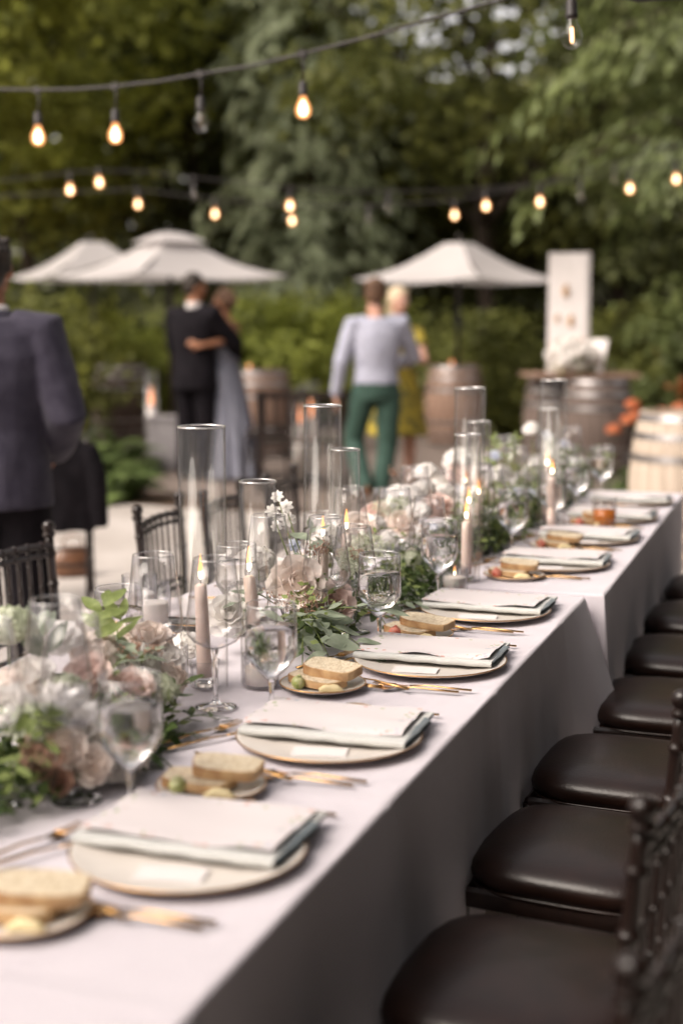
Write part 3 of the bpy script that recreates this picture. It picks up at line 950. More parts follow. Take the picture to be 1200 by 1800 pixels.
# cutlery along +X (handle end at +x), gold
def cutlery(kind):
    mb = MB()
    mb.tube([(-.02, 0, .004), (.02, 0, .0065), (.06, 0, .0045), (.105, 0, .0032)], [(.0016, .0028), (.0018, .0027), (.0022, .0036), (.002, .0046)], 8, up=(0, 0, 1))
    if kind == 'fork':
        mb.grid(lambda u, v: (-.022 - .03 * u, (v - .5) * (.007 + .016 * min(1, u * 1.6)), .004 - .003 * math.sin(u * PI * .8)), 6, 4)
        for k in range(4):
            y = (k - 1.5) * .0062
            mb.tube([(-.050, y, .0028), (-.072, y, .003), (-.094, y * .95, .0065)], [(.0011, .0017), (.001, .0015), (.0007, .0009)], 6, up=(0, 0, 1))
    elif kind == 'knife':
        mb.tube([(-.018, 0, .004), (-.03, -.001, .004), (-.07, -.002, .003), (-.105, -.001, .003), (-.118, .002, .003)], [(.0012, .003), (.001, .0075), (.0009, .009), (.0008, .007), (.0006, .001)], 8, up=(0, 0, 1))
    else:
        def sp_(u, v):
            a = 2 * PI * u
            r = v
            return (-.052 + .032 * r * math.cos(a), .0195 * r * math.sin(a) * (1 - .12 * math.cos(a)), .0065 - .005 * (1 - r * r))
        mb.grid(sp_, 18, 5)
    return mb.mesh(kind, M_GOLD)
CUT = {k: cutlery(k) for k in ('fork', 'knife', 'spoon')}
# sandwich slice: rounded loaf outline, crust ring and crumb faces
def slice_outline(seed):
    pts = []
    for k in range(28):
        a = 2 * PI * k / 28
        x, y = math.cos(a), math.sin(a)
        q = (abs(x) ** 3.8 + abs(y) ** 3.8) ** (-1 / 3.8)
        X, Y = x * q * .058, y * q * .034
        if Y > .012: X *= 1 + .10 * math.sin(min(1, (Y - .012) / .02) * PI)
        e = 1 + .055 * noise.noise(Vector((x * 1.4, y * 1.4, seed))) + .02 * noise.noise(Vector((x * 6, y * 6, seed)))
        pts.append((X * e, Y * e))
    return pts
def slice_meshes(seed):
    o = slice_outline(seed)
    n = len(o)
    th = .0078
    v = [(x, y, z) for z in (-th, th) for x, y in o] + [(x * .965, y * .945, z * 1.08) for z in (-th, th) for x, y in o]
    f = [(k, (k + 1) % n, n + (k + 1) % n, n + k) for k in range(n)]
    f += [(n + k, n + (k + 1) % n, 3 * n + (k + 1) % n, 3 * n + k) for k in range(n)]
    f += [((k + 1) % n, k, 2 * n + k, 2 * n + (k + 1) % n) for k in range(n)]
    crust = MB().add(v, f).mesh('crust', M_CRUST, True, 28)
    c = MB()
    for sz in (1, -1):
        rows = [(1.0, 1.08), (.8, 1.14), (.45, 1.16), (.02, 1.16)]
        vv = [(x * .965 * r, y * .945 * r, sz * th * h + .0016 * noise.noise(Vector((x * r * 70 + seed, y * r * 70, sz)))) for r, h in rows for x, y in o]
        ff = [(i * n + k, i * n + (k + 1) % n, (i + 1) * n + (k + 1) % n, (i + 1) * n + k) for i in range(3) for k in range(n)]
        ff.append(tuple(3 * n + k for k in range(n)))
        if sz < 0: ff = [q[::-1] for q in ff]
        c.add(vv, ff)
    return crust, c.mesh('crumb', M_CRUMB, True, 28)
SLICES = [slice_meshes(k * 7.7 + 1) for k in range(5)]
M_GRAPE = mat('green_fruit', (0.26, 0.32, 0.07), (0.62, 0.60, 0.34), 70, 0.3, sss=0.15)
M_BERRY = mat('pink_fruit', (0.62, 0.13, 0.09), (0.78, 0.36, 0.26), 22, 0.35, sss=0.15)
M_BUTTER = mat('butter', (0.80, 0.66, 0.36), (0.85, 0.74, 0.48), 20, 0.5)
def fruit_mesh(m):
    mb = MB()
    mb.ell((0, 0, .015), (.017, .016, .015), 14, 9)
    mb.lathe([(.004, .028), (.0055, .031), (.002, .034)], 8)
    for k in range(5):
        a = k * 1.256
        mb.add([(0, 0, .0305), (.008 * math.cos(a - .3), .008 * math.sin(a - .3), .030), (.012 * math.cos(a), .012 * math.sin(a), .029), (.008 * math.cos(a + .3), .008 * math.sin(a + .3), .030)], [(0, 1, 2, 3)])
    return mb.mesh('fruit', m)
FRUIT = {'green': fruit_mesh(M_GRAPE), 'pink': fruit_mesh(M_BERRY)}
BUTTER = MB().tube([(-.022, 0, .006), (-.008, .006, .009), (.012, .002, .008), (.024, -.003, .005)], [.004, .009, .008, .003], 8).mesh('butter_curl', M_BUTTER)
# stemware: bowls are thin walls, stems and feet solid glass
def wall(prof, th=.0011):
    inner = [(max(.0005, r - th), z + (th if i == 0 else 0)) for i, (r, z) in enumerate(prof)]
    return prof + inner[::-1]
def goblet_parts():
    bowl = [(.004, .064), (.011, .068), (.025, .082), (.039, .099), (.0470, .112), (.0490, .122), (.0488, .140), (.0478, .170), (.0465, .208)]
    b = MB().lathe(wall(bowl), 36, cap0=False, cap1=False).mesh('bowl', M_GLASS)
    foot = [(.036, 0), (.0365, .0015), (.030, .004), (.012, .008), (.0058, .014), (.0046, .03), (.0045, .05), (.006, .058), (.006, .064), (.002, .067)]
    f = MB().lathe(foot, 28).mesh('stem', M_SOLID)
    wt = [(.002, .067), (.0095, .0705), (.0235, .0835), (.0375, .1005), (.0455, .1130), (.0475, .1225), (.0473, .140), (.0465, .1655), (.0462, .166), (.001, .166)]
    w_ = MB().lathe(wt, 36, cap0=False, cap1=False).mesh('water', M_WATER)
    rim = MB().tube([(.0461 * math.cos(2 * PI * k / 40), .0461 * math.sin(2 * PI * k / 40), .208) for k in range(41)], .0009, 6, False).mesh('rim', M_RIM)
    return b, f, w_, rim
GOB = goblet_parts()
def wine_parts(h=.285):
    bowl = [(.004, .112), (.020, .116), (.042, .128), (.0535, .143), (.0555, .155), (.0525, .180), (.0465, .225), (.0395, h)]
    b = MB().lathe(wall(bowl, .0009), 40, cap0=False, cap1=False).mesh('bowl', M_GLASS)
    foot = [(.039, 0), (.0395, .0015), (.030, .0038), (.010, .008), (.0048, .016), (.0038, .05), (.0040, .095), (.0065, .110), (.004, .114), (.001, .115)]
    f = MB().lathe(foot, 28).mesh('stem', M_SOLID)
    rim = MB().tube([(.0385 * math.cos(2 * PI * k / 44), .0385 * math.sin(2 * PI * k / 44), h) for k in range(45)], .0008, 6, False).mesh('rim', M_RIM)
    return b, f, rim
WIN = wine_parts()
def goblet(label, x, y, group='water goblets'):
    t = thing('water_goblet', label, 'goblet', (x, y, CT), random.random(), group)
    b = ob('bowl', GOB[0], t); ob('rim', GOB[3], b)
    ob('stem', GOB[1], t); ob('water', GOB[2], t)
    return t
def wine(label, x, y, s=1.0, group='wine glasses'):
    t = thing('wine_glass', label, 'wine glass', (x, y, CT), random.random(), group)
    t.scale = (1, 1, s)
    b = ob('bowl', WIN[0], t); ob('rim', WIN[2], b)
    ob('stem', WIN[1], t)
    return t

# ================================================================== PLACE SETTINGS
SET = [(1.694, -.187), (2.256, -.187), (2.846, -.174), (3.40, -.190), (4.13, -.160), (4.65, -.150), (5.16, -.150), (5.64, -.150)]
def where(i, n, side): return '%s place from the barrels, %s' % (ORD[n - 1 - i], side)
def charger(lb, x, y):
    t = thing('charger_plate', 'ivory charger plate with gold rim, ' + lb, 'plate', (x, y, CT), 0, 'gold-rimmed charger plates')
    ob('plate', CHG, t); ob('gold_rim', CHG_R, t)
def napkin(lb, x, y, z, rz):
    t = thing('napkin', 'folded sage linen napkin, ' + lb, 'napkin', (x, y, z), rz, 'folded napkins on the chargers')
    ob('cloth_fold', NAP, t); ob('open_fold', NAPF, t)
def utensil(kind, lb, x, y, z, rz, rx=0):
    o = ob(kind, CUT[kind], None, (x, y, z), (rx, 0, rz))
    tag(o, lb, kind, 'gold cutlery')
for i, (y, x) in enumerate(SET):
    lb = where(i, len(SET), RIGHT)
    j = lambda a: random.uniform(-a, a)
    charger(lb, x, y)
    rz = R(j(4))
    napkin(lb, x - .006 + j(.006), y + .062 + j(.006), CT + .012, rz)
    tag(ob('menu_card', MENU[i % 4], None, (x - .012, y + .064 + j(.006), CT + .0268), (R(-1.2), 0, rz + R(j(2)))), 'printed floral-edged menu card on the napkin, ' + lb, 'menu', 'menu cards')
    tag(ob('place_card', CARD, None, (x + .005 + j(.012), y - .085, CT + .0072), (0, 0, R(12 + j(6)))), 'small white name card on the charger, ' + lb, 'card', 'place cards')
    # cutlery left of the plate (towards the near end), handles to the table edge
    utensil('fork', 'gold dinner fork crossed by the charger, ' + lb, x + .03 + j(.006), y - .200, CT + .001, R(1 + j(3)))
    utensil('fork', 'gold salad fork beside the charger, ' + lb, x + .015, y - .222 + j(.004), CT + .001, R(4 + j(3)))
    utensil('knife', 'gold knife laid slantwise by the charger, ' + lb, x - .075, y - .196 + j(.006), CT + .0045, R(-24 + j(6)), R(2))
    utensil('spoon', 'gold spoon poking out behind the napkin, ' + lb, x + .035, y + .205, CT + .001, R(2 + j(2)))
    # dessert pieces towards the middle of the table
    if i < 6:
        utensil('fork', 'gold dessert fork near the flowers, ' + lb, x - .225 + j(.01), y - .04, CT + .001, R(-112 + j(8)))
        utensil('knife', 'gold dessert knife near the flowers, ' + lb, x - .185 + j(.01), y - .06, CT + .001, R(-116 + j(8)))
    goblet('water-filled goblet, ' + lb, x - .148 + j(.012), y + .125)
    wine('empty wide-bowled wine glass, ' + lb, x - .272 + j(.02), y + .150 + j(.02))
    if 1 < i < 7: wine('second empty wine glass close to the goblet, ' + lb, x - .235 + j(.02), y + .235 + j(.02), .88)
# bread plates with sandwiches
BP = [(1.441, -.292), (1.951, -.271), (2.590, -.322), (3.082, -.275), (3.90, -.230), (4.45, -.215), (4.98, -.19)]
for i, (y, x) in enumerate(BP):
    lb = where(i, len(SET), RIGHT)
    t = thing('bread_plate', 'small gold-rimmed bread plate, ' + lb, 'plate', (x, y, CT), 0, 'bread plates')
    ob('plate', BRP, t); ob('gold_rim', BRP_R, t)
    rz = R(4 + random.uniform(-22, 22))
    for k in range(2):
        s = thing('bread_slice', ('upper' if k else 'lower') + ' slice of sandwich bread, ' + lb, 'bread', (x + (-.014, .016)[k] + random.uniform(-.008, .008), y + (-.004, .014)[k] + random.uniform(-.006, .006), CT + (.0165, .0355)[k]), rz + R((-9, 4)[k]), 'bread slices on the small plates')
        s.rotation_euler = (R(5 if k else 1), R((1, 3)[k]), rz + R((-9, 4)[k]))
        cr, cm = random.choice(SLICES)
        ob('crust', cr, s); ob('crumb', cm, s)
        s.scale = (random.uniform(.9, 1.06), random.uniform(.92, 1.1), random.uniform(.85, 1.1))
    c = 'green' if i in (1, 2) else 'pink'
    tag(ob('fruit', FRUIT[c], None, (x - .038, y - .044, CT + .0045), (0.2, 0, i), .88), '%s berry beside the bread, %s' % (c, lb), 'fruit', 'fruit on the bread plates')
    tag(ob('butter_curl', BUTTER, None, (x + .034, y - .048, CT + .004), (0, 0, 0.4), 1.0), 'pale butter curl beside the bread, ' + lb, 'butter', 'butter on the bread plates')
# left side
LSET = [(2.55, -.83), (3.12, -.83), (3.68, -.83), (4.25, -.82), (4.82, -.81), (5.4, -.81)]
for i, (y, x) in enumerate(LSET):
    lb = where(i, len(LSET), LEFT)
    charger(lb, x, y)
    napkin(lb, x + .01, y - .03, CT + .012, R(180 + random.uniform(-4, 4)))
    tag(ob('menu_card', MENU[(i + 2) % 4], None, (x + .016, y - .033, CT + .0268), (R(-1.2), 0, R(180 + random.uniform(-4, 4)))), 'printed floral-edged menu card on the napkin, ' + lb, 'menu', 'menu cards')
    utensil('fork', 'gold dinner fork beside the charger, ' + lb, x - .03, y + .2, CT + .001, R(180))
    utensil('knife', 'gold knife beside the charger, ' + lb, x - .03, y - .2, CT + .001, R(180))
    goblet('water-filled goblet, ' + lb, x + .145, y - .125)
    wine('empty wide-bowled wine glass, ' + lb, x + .24, y - .16)
# one more near the flowers in front, half out of the picture
wine('empty wine glass standing among the white and mauve flowers', -.555, 1.775)
p = at_z(97, 1054, CT + .30)
wine('empty wine glass between the mauve flowers and the last spindle-back chair', p.x, p.y, 1.05)
# tumbler with orange drink
def tumbler(label, x, y, r=.036, h=.098, fill=None, fm=None, group=None, cat='tumbler'):
    t = thing('tumbler', label, cat, (x, y, CT), 0, group)
    ob('glass', MB().lathe(wall([(.001, 0), (r * .86, 0), (r * .9, .003), (r, h)], .0016), 32, cap0=False, cap1=False).mesh('glass', M_GLASS), t)
    if fill:
        ob('drink', MB().lathe([(.001, .004), (r * .86, .004), (r * .87 + .09 * r * fill, h * fill), (.001, h * fill)], 28, cap0=False, cap1=False).mesh('drink', fm), t)
    return t
p = at_z(1061, 926, CT)
tumbler('tumbler half full of orange drink, the only orange drink on the table', p.x, p.y, .043, .105, .58, M_JUICE)

# ================================================================== CANDLES, CHIMNEYS, VOTIVES
def at_x(x, y, X):
    d, F = ray(x, y)
    return CAM + d * ((X - CAM.x) / d.x)
FLO = MB().lathe([(.0005, 0), (.0035, .004), (.0052, .011), (.0048, .019), (.0030, .030), (.0014, .040), (.0003, .047)], 12).mesh('flame', M_FLAME)
FLC = MB().lathe([(.0005, .006), (.0030, .010), (.0036, .016), (.0028, .024), (.0012, .033), (.0003, .037)], 10).mesh('flame_core', M_FLAMEC)
# the core sits just in front of a hollow shell: scale the shell slightly and let the core show through its open top
def flame(parent, loc, s=1.0):
    f = ob('flame', FLC, parent, loc, (0, 0, 0), s)
    ob('flame_tip', MB().lathe([(.0038, .020), (.0042, .023), (.0032, .030), (.0016, .040), (.0003, .050)], 12).mesh('flame_tip', M_FLAME), f)
    ob('wick', MB().tube([(0, 0, -.006), (.0006, 0, .004), (.0016, 0, .010)], .0008, 5).mesh('wick', M_BLACK), f)
    return f
def taper(label, x, y, h, lean=(0, 0), lit=True, r=.0155):
    t = thing('taper_candle', label, 'candle', (x, y, CT), 0, 'taper candles in fluted holders')
    hold = wall([(.001, 0), (.026, 0), (.0275, .004), (.026, .02), (.0285, .048), (.030, .055)], .003)
    ob('holder', MB().lathe(hold, 72, cap0=False, cap1=False, flute=.028, nf=24).mesh('holder', M_GLASS), t)
    ob('holder_base', MB().lathe([(.001, .0035), (.021, .0035), (.021, .016), (.013, .020), (.001, .020)], 32, cap0=False, cap1=False).mesh('holder_base', M_SOLID), t)
    z0 = .021
    c = MB().tube([(lean[0] * k / 6, lean[1] * k / 6, z0 + (h - z0) * k / 6) for k in range(7)] + [(lean[0], lean[1], h + .004)], [r * (1.0 - .22 * k / 6) for k in range(7)] + [r * .35], 16)
    cn = ob('candle', c.mesh('candle', M_WAX), t)
    if lit: flame(cn, (lean[0], lean[1], h + .006), 1.15)
    return t
def chimney(label, x, y, r, h):
    t = thing('glass_chimney', label, 'glass cylinder', (x, y, CT), 0, 'clear glass candle cylinders')
    g_ = ob('cylinder', MB().lathe([(r, 0), (r, h), (r - .0022, h), (r - .0022, 0)], 48, cap0=False, cap1=False).mesh('cylinder', M_GLASSCYL), t)
    ob('rim', MB().tube([((r - .0011) * math.cos(2 * PI * k / 48), (r - .0011) * math.sin(2 * PI * k / 48), h) for k in range(49)], .0017, 6, False).mesh('rim', M_RIM), g_)
    return t
def votive(label, x, y, r=.036, h=.066, fill=.6):
    t = thing('votive_candle', label, 'votive', (x, y, CT), 0, 'ribbed votive candles')
    ob('ribbed_glass', MB().lathe(wall([(.001, 0), (r * .94, 0), (r, .004), (r * 1.02, h)], .0022), 96, cap0=False, cap1=False, flute=.02, nf=24).mesh('ribbed_glass', M_GLASS), t)
    c = ob('wax', MB().lathe([(.001, .005), (r * .84, .005), (r * .86, h * fill), (r * .8, h * fill + .001), (.001, h * fill - .001)], 28, cap0=False, cap1=False).mesh('wax', M_WAXW), t)
    flame(c, (0, 0, h * fill + .003), .55)
    return t
BIG_R, BIG_H, SM_R, SM_H = .047, .52, .0375, .41
CAND = [  # photo column of the chimney, row of its top, height, radius, candle height, lean, lb
    (354, 750, BIG_H, BIG_R, .205, (-.006, 0), 'tall wide glass cylinder in front of the spindle-back chairs'),
    (453, 846, SM_H, SM_R, .215, (-.022, .004), 'shorter smoked-looking glass cylinder next to the cream rose'),
    (567, 713, BIG_H, BIG_R, .19, (0, 0), 'tall glass cylinder in front of the man in green trousers'),
    (606, 790, SM_H, SM_R, .20, (.004, 0), 'shorter glass cylinder overlapping the tall one by the green trousers'),
    (826, 682, BIG_H, BIG_R, .16, (0, 0), 'tall glass cylinder by the white hydrangeas under the parasol'),
    (841, 741, SM_H, SM_R, .17, (.003, 0), 'shorter glass cylinder just behind the one by the hydrangeas'),
    (822, 764, SM_H, SM_R, .165, (-.002, 0), 'shorter glass cylinder standing nearest the white hydrangeas'),
    (973, 668, BIG_H, BIG_R, .19, (0, 0), 'tall glass cylinder in front of the weathered barrels'),
    (963, 719, SM_H, SM_R, .20, (0, 0), 'shorter glass cylinder in front of the weathered barrels')]
for (x, y, h, r, hc, ln, lb) in CAND:
    p = at_z(x, y, CT + h)
    chimney(lb, p.x, p.y, r, h)
    taper('lit taupe taper candle inside the ' + lb.split('glass cylinder')[0].strip() + ' cylinder ' + ' '.join(lb.split('glass cylinder')[1].split()[:6]), p.x, p.y, hc, ln)
p = at_z(822, 955, CT)
taper('bare taupe taper candle standing among the greenery without a cylinder', p.x - .01, p.y, .185)
for x, y, lb in ((798, 1040, 'ribbed votive candle beside the goblet at the dark moss'), (300, 1190, 'ribbed votive candle between the mauve flowers and the tapers'), (458, 1205, 'ribbed votive at the foot of the taper by the cream rose'),
                 (690, 960, 'ribbed votive hidden among the pink roses'), (1000, 880, 'ribbed votive by the pale blue flowers')):
    p = at_z(x, y, CT)
    votive(lb, p.x, p.y)
def pillar(label, x, y):
    t = thing('pillar_candle', label, 'candle', (x, y, CT), 0, 'white pillar candles in glasses')
    ob('glass', MB().lathe(wall([(.001, 0), (.040, 0), (.0415, .003), (.043, .115)], .002), 36, cap0=False, cap1=False).mesh('glass', M_GLASS), t)
    ob('wax', MB().lathe([(.001, .004), (.036, .004), (.036, .068), (.034, .071), (.001, .069)], 28, cap0=False, cap1=False).mesh('wax', M_WAXW), t)
for x, y, lb in ((270, 1110, 'white pillar candle in a clear glass by the tall cylinder'), (247, 1092, 'second white pillar candle in a clear glass, touching the first')):
    p = at_z(x, y, CT)
    pillar(lb, p.x, p.y)

# ================================================================== FLOWERS
def petal_mesh(wd, ht, cup, bulge, curl, m, ruff=.0):
    mb = MB()
    sd = random.random() * 50
    def fn(u, v):
        a = (u - .5) * 2
        wv = wd * (v ** .55) * (1 - .30 * v ** 5) * (1 if v < 1 else .97)
        x = a * wv
        y = bulge * math.sin(min(1, v) * PI * .62) - cup * a * a * (v ** .5) + curl * v ** 4
        z = ht * v * (1 - .10 * a * a * v)
        y += ruff * v * noise.noise(Vector((a * 2.2 + sd, v * 2, sd)))
        return (x, y, z)
    mb.grid(fn, 6, 6)
    return mb.mesh('petal', m)
def axis_rot(d):
    return Vector((0, 0, 1)).rotation_difference(Vector(d).normalized()).to_euler()
PETALS = {}
def rose(parent, loc, r, m, d=(0, -.3, 1), open_=1.0, name='rose'):
    key = m.name
    if key not in PETALS:
        PETALS[key] = [petal_mesh(.30, .62, .16, .13, -.04, m, .05), petal_mesh(.44, .72, .20, .22, .02, m, .08), petal_mesh(.56, .80, .22, .30, .14, m, .12), petal_mesh(.58, .78, .18, .28, .22, m, .14)]
        core = MB()
        for k in range(7):                         # coiled heart of the bloom
            a0 = k * 2.4
            rr = .05 + .026 * k
            core.grid(lambda u, v: (rr * math.cos(a0 + u * 2.3), rr * math.sin(a0 + u * 2.3), .30 + .36 * v - .012 * k + .02 * math.sin(u * PI)), 8, 3)
        core.lathe([(.02, 0), (.16, .04), (.22, .2), (.2, .38), (.1, .5)], 14)
        PETALS[key].append(core.mesh('rose', m))
    P_ = PETALS[key]
    c = ob(name, P_[4], parent, loc, axis_rot(d), r)
    for ring, (n, tilt, rad, mi, z) in enumerate(((4, .10, .10, 0, .06), (5, .22, .17, 0, .04), (6, .42, .22, 1, .02), (7, .78 * open_, .24, 2, 0), (7, 1.12 * open_, .22, 3, -.02))):
        for k in range(n):
            a = 2 * PI * (k + ring * .5) / n + random.uniform(-.15, .15)
            q = Matrix.Rotation(a - PI / 2, 3, 'Z') @ Matrix.Rotation(-tilt * random.uniform(.85, 1.1), 3, 'X')
            o = ob('petal', P_[mi], c, (rad * math.cos(a), rad * math.sin(a), z), q.to_euler(), random.uniform(.92, 1.08))
    return c
def fib(n, lo=-.1):
    i = np.arange(n) + .5
    z = 1 - (1 - lo) * i / n
    a = i * 2.39996
    q = np.sqrt(np.maximum(0, 1 - z * z))
    return np.stack([q * np.cos(a), q * np.sin(a), z], 1)
def floret_head(parent, loc, r, m, n=70, fl=.010, flatz=.75, lo=-.15, name='flower_head', jit=.10, pet=4):
    """a dome of small four-petalled florets"""
    n = int(n * 1.5)
    fl *= 1.25
    d = fib(n, lo)
    c = d * r * (1 + NPR.normal(size=(n, 1)) * jit)
    c[:, 2] *= flatz
    P, D, N = [], [], []
    for k in range(pet):
        a = NPR.uniform(0, 1, n) * .4 + 2 * PI * k / pet
        t1 = np.cross(d, [0.3, 0.2, 1.0]); t1 /= np.linalg.norm(t1, axis=1, keepdims=True) + 1e-6
        t2 = np.cross(d, t1)
        dr = t1 * np.cos(a)[:, None] + t2 * np.sin(a)[:, None]
        P.append(c); D.append(dr + d * .35); N.append(d + NPR.normal(size=(n, 3)) * .15)
    L = fl * NPR.uniform(.75, 1.25, n * pet)
    me = leaf_cloud(name, np.concatenate(P), np.concatenate(D), np.concatenate(N), L, L * .8, m)
    o = ob(name, me, parent, loc)
    o['kind'] = 'stuff'
    tb = MB()
    for k in range(0, n, 4):
        tb.tube([(0, 0, -r * .7), tuple(c[k] * .55 + np.array([0, 0, -.1 * r])), tuple(c[k])], .0007, 4)
    tb.tube([(0, 0, -r * 2.2), (0, 0, -r * .6)], .0014, 5)
    ob('stem', tb.mesh('stem', L_LEMON), o)
    ob('heart', MB().ell((0, 0, -.05 * r), (r * .82, r * .82, r * .82 * flatz), 14, 9).mesh('heart', m), o)
    return o
def lace_head(parent, loc, r, d=(0, -.35, 1)):
    """flat umbel: many small clusters on rays"""
    n = 42
    i = np.arange(n) + .5
    rr = np.sqrt(i / n) * r
    a = i * 2.39996
    cz = .22 * r * (1 - (rr / r) ** 2)
    C = np.stack([rr * np.cos(a), rr * np.sin(a), cz], 1)
    P = np.repeat(C, 26, 0) + NPR.normal(size=(n * 26, 3)) * np.array([.0038, .0038, .0022])
    D = rnd_dirs(len(P)); N = rnd_dirs(len(P)) * .6 + np.array([0, 0, 1.0])
    o = ob('lace_flower', leaf_cloud('lace_flower', P, D, N, .0042, .0036, P_LACE), parent, loc, axis_rot(d))
    o['kind'] = 'stuff'
    tb = MB()
    for q in C: tb.tube([(0, 0, -r * .55), tuple(q * .6 + np.array([0, 0, -.12 * r])), tuple(q)], .0006, 4)
    tb.tube([(0, 0, -r * 2), (0, 0, -r * .5)], .0015, 5)
    ob('stem', tb.mesh('stem', L_LEMON), o)
    return o
def blossom_mesh(m, n=7):
    mb = MB()
    for k in range(n):
        a = 2 * PI * k / n
        def fn(u, v):
            w_ = .30 * math.sin(min(1, v * .92 + .08) * PI) ** .6 * (u - .5) * 2
            rr = .12 + .9 * v
            z = .12 * v - .25 * v * v + .04 * math.cos(u * 9)
            return (rr * math.cos(a) - w_ * math.sin(a), rr * math.sin(a) + w_ * math.cos(a), z)
        mb.grid(fn, 4, 4)
    mb.ell((0, 0, .03), (.2, .2, .12), 10, 6)
    return mb.mesh('blossom', m)
BLOS = {m.name: blossom_mesh(m) for m in (P_WHITE, P_BLUE)}
def blossom(parent, loc, r, m, d=(0, -.5, .8), stem_to=None):
    o = ob('blossom', BLOS[m.name], parent, loc, axis_rot(d), r)
    if stem_to is not None:
        a, b = Vector(loc), Vector(stem_to)
        ob('stem', MB().tube([a, a.lerp(b, .5) + Vector((.006, 0, .004)), b], .0013, 5).mesh('stem', L_LEMON), parent)
    return o
def leaf_shape(wd, droop, m, tipw=.0):
    mb = MB()
    def fn(u, v):
        a = (u - .5) * 2
        w_ = wd * math.sin(PI * min(1, v ** .8)) ** .75 * .5
        return (v, a * w_, .10 * abs(a) * w_ * 2 - droop * v * v + .03 * math.sin(v * 7))
    mb.grid(fn, 4, 8)
    return mb.mesh('leaf', m)
LEAF = {m.name: [leaf_shape(w_, d_, m) for w_, d_ in ((.42, .12), (.46, .25), (.38, .05))] for m in (L_EUC, L_RUSCUS, L_LEMON)}
def spray(parent, base, tip, m, n=9, L=.06, sag=.02):
    """a stem with alternate leaves, each leaf its own piece"""
    base, tip = Vector(base), Vector(tip)
    pts = []
    for k in range(7):
        q = base.lerp(tip, k / 6)
        q.z += sag * math.sin(k / 6 * PI)
        pts.append(q)
    st = ob('stem', MB().tube(pts, [.0016 - .0001 * k for k in range(7)], 5).mesh('stem', L_LEMON), parent)
    ax = (tip - base).normalized()
    sd = ax.cross(Vector((0, 0, 1))).normalized() if abs(ax.z) < .95 else Vector((1, 0, 0))
    up = sd.cross(ax)
    for k in range(n):
        t_ = .15 + .85 * k / (n - 1)
        i_ = min(5, int(t_ * 6)); q = pts[i_].lerp(pts[i_ + 1], t_ * 6 - i_)
        s_ = 1 if k % 2 else -1
        if k == n - 1: dr = ax
        else: dr = (ax * random.uniform(.45, .8) + sd * s_ * random.uniform(.6, .9) + up * random.uniform(-.15, .45)).normalized()
        yv = (up.cross(dr)).normalized()
        zv = dr.cross(yv)
        mt = Matrix((dr, yv, zv)).transposed() @ Matrix.Rotation(random.uniform(-.5, .5), 3, 'X')
        ob('leaf', random.choice(LEAF[m.name]), st, q, mt.to_euler(), L * random.uniform(.75, 1.2) * (1 - .25 * t_))
    return st
def greens(parent, pts, rx, h, n, m, L=.026, name='foliage'):
    """low bed of small leaves along a line"""
    P = []
    for _ in range(n):
        i_ = random.randrange(len(pts) - 1)
        q = Vector(pts[i_]).lerp(Vector(pts[i_ + 1]), random.random())
        a = random.uniform(0, 2 * PI); r_ = math.sqrt(random.random())
        P.append((q.x + rx * r_ * math.cos(a), q.y + rx * r_ * math.sin(a), .004 + h * (1 - .75 * r_ * r_) * random.random() ** .7))
    P = np.array(P)
    s_ = NPR.uniform(.6, 1.3, n)
    o = ob(name, leaf_cloud(name, P, rnd_dirs(n, .7) + np.array([0, 0, .15]), rnd_dirs(n) * .8 + np.array([0, 0, .9]), L * s_, L * .6 * s_, m), parent)
    o['kind'] = 'stuff'
    return o
def sprig(parent, base, n=60, r=.035, h=.08, m=P_TAN):
    """fine twigs with bead-like buds"""
    mb = MB(); P = []
    for k in range(9):
        a = random.uniform(0, 2 * PI); e = random.uniform(.3, 1)
        tip = Vector(base) + Vector((r * math.cos(a) * e, r * math.sin(a) * e, h * random.uniform(.5, 1)))
        mid = Vector(base).lerp(tip, .5) + Vector((0, 0, .012))
        mb.tube([base, mid, tip], .0006, 4)
        for j_ in range(n // 9):
            q = mid.lerp(tip, random.random()) + Vector((random.gauss(0, .005), random.gauss(0, .005), random.gauss(0, .005)))
            P.append(q)
    o = ob('sprig', mb.mesh('sprig', M_BARK), parent)
    bd = MB()
    for q in P: bd.ell(q, (.0022, .0022, .0026), 6, 4)
    b_ = ob('buds', bd.mesh('buds', m), o)
    b_['kind'] = 'stuff'
    return o

def arrangement(label, origin, group='flower centrepieces'):
    return thing('floral_centrepiece', label, 'flowers', origin, 0, group)
def loc_of(t, p): return Vector(p) - t.location

# --- middle arrangement, in focus
A1 = arrangement('low garland of cream and blush roses, lace flowers and large grey-green leaves', (-.52, 3.25, CT))
def put(t, x, y, X): return loc_of(t, at_x(x, y, X))
bed = [(.06, -.42, 0), (.02, -.2, 0), (0, .1, 0), (.02, .45, 0), (.05, .75, 0)]
greens(A1, bed, .075, .085, 850, L_RUSCUS, .026)
greens(A1, bed, .075, .15, 800, L_LEMON, .020, 'light_foliage')
greens(A1, [(.10, .10, 0), (.10, .30, 0), (.10, .42, 0)], .055, .06, 450, L_RUSCUS, .020, 'dark_foliage')
rose(A1, put(A1, 523, 1030, -.53), .062, P_CREAM, (.35, -.75, .55))
rose(A1, put(A1, 582, 1062, -.475), .053, P_BLUSH, (.45, -.65, .6))
rose(A1, put(A1, 628, 935, -.62), .055, P_CREAM, (.2, -.6, .8))
rose(A1, put(A1, 705, 925, -.56), .050, P_CREAM, (.3, -.5, .8))
rose(A1, put(A1, 770, 890, -.55), .050, P_BLUSH, (.1, -.4, .9), 1.15)
rose(A1, put(A1, 660, 905, -.66), .046, P_BLUSH, (-.2, -.5, .8))
rose(A1, put(A1, 470, 1010, -.66), .050, P_WHITE, (-.3, -.4, .8))
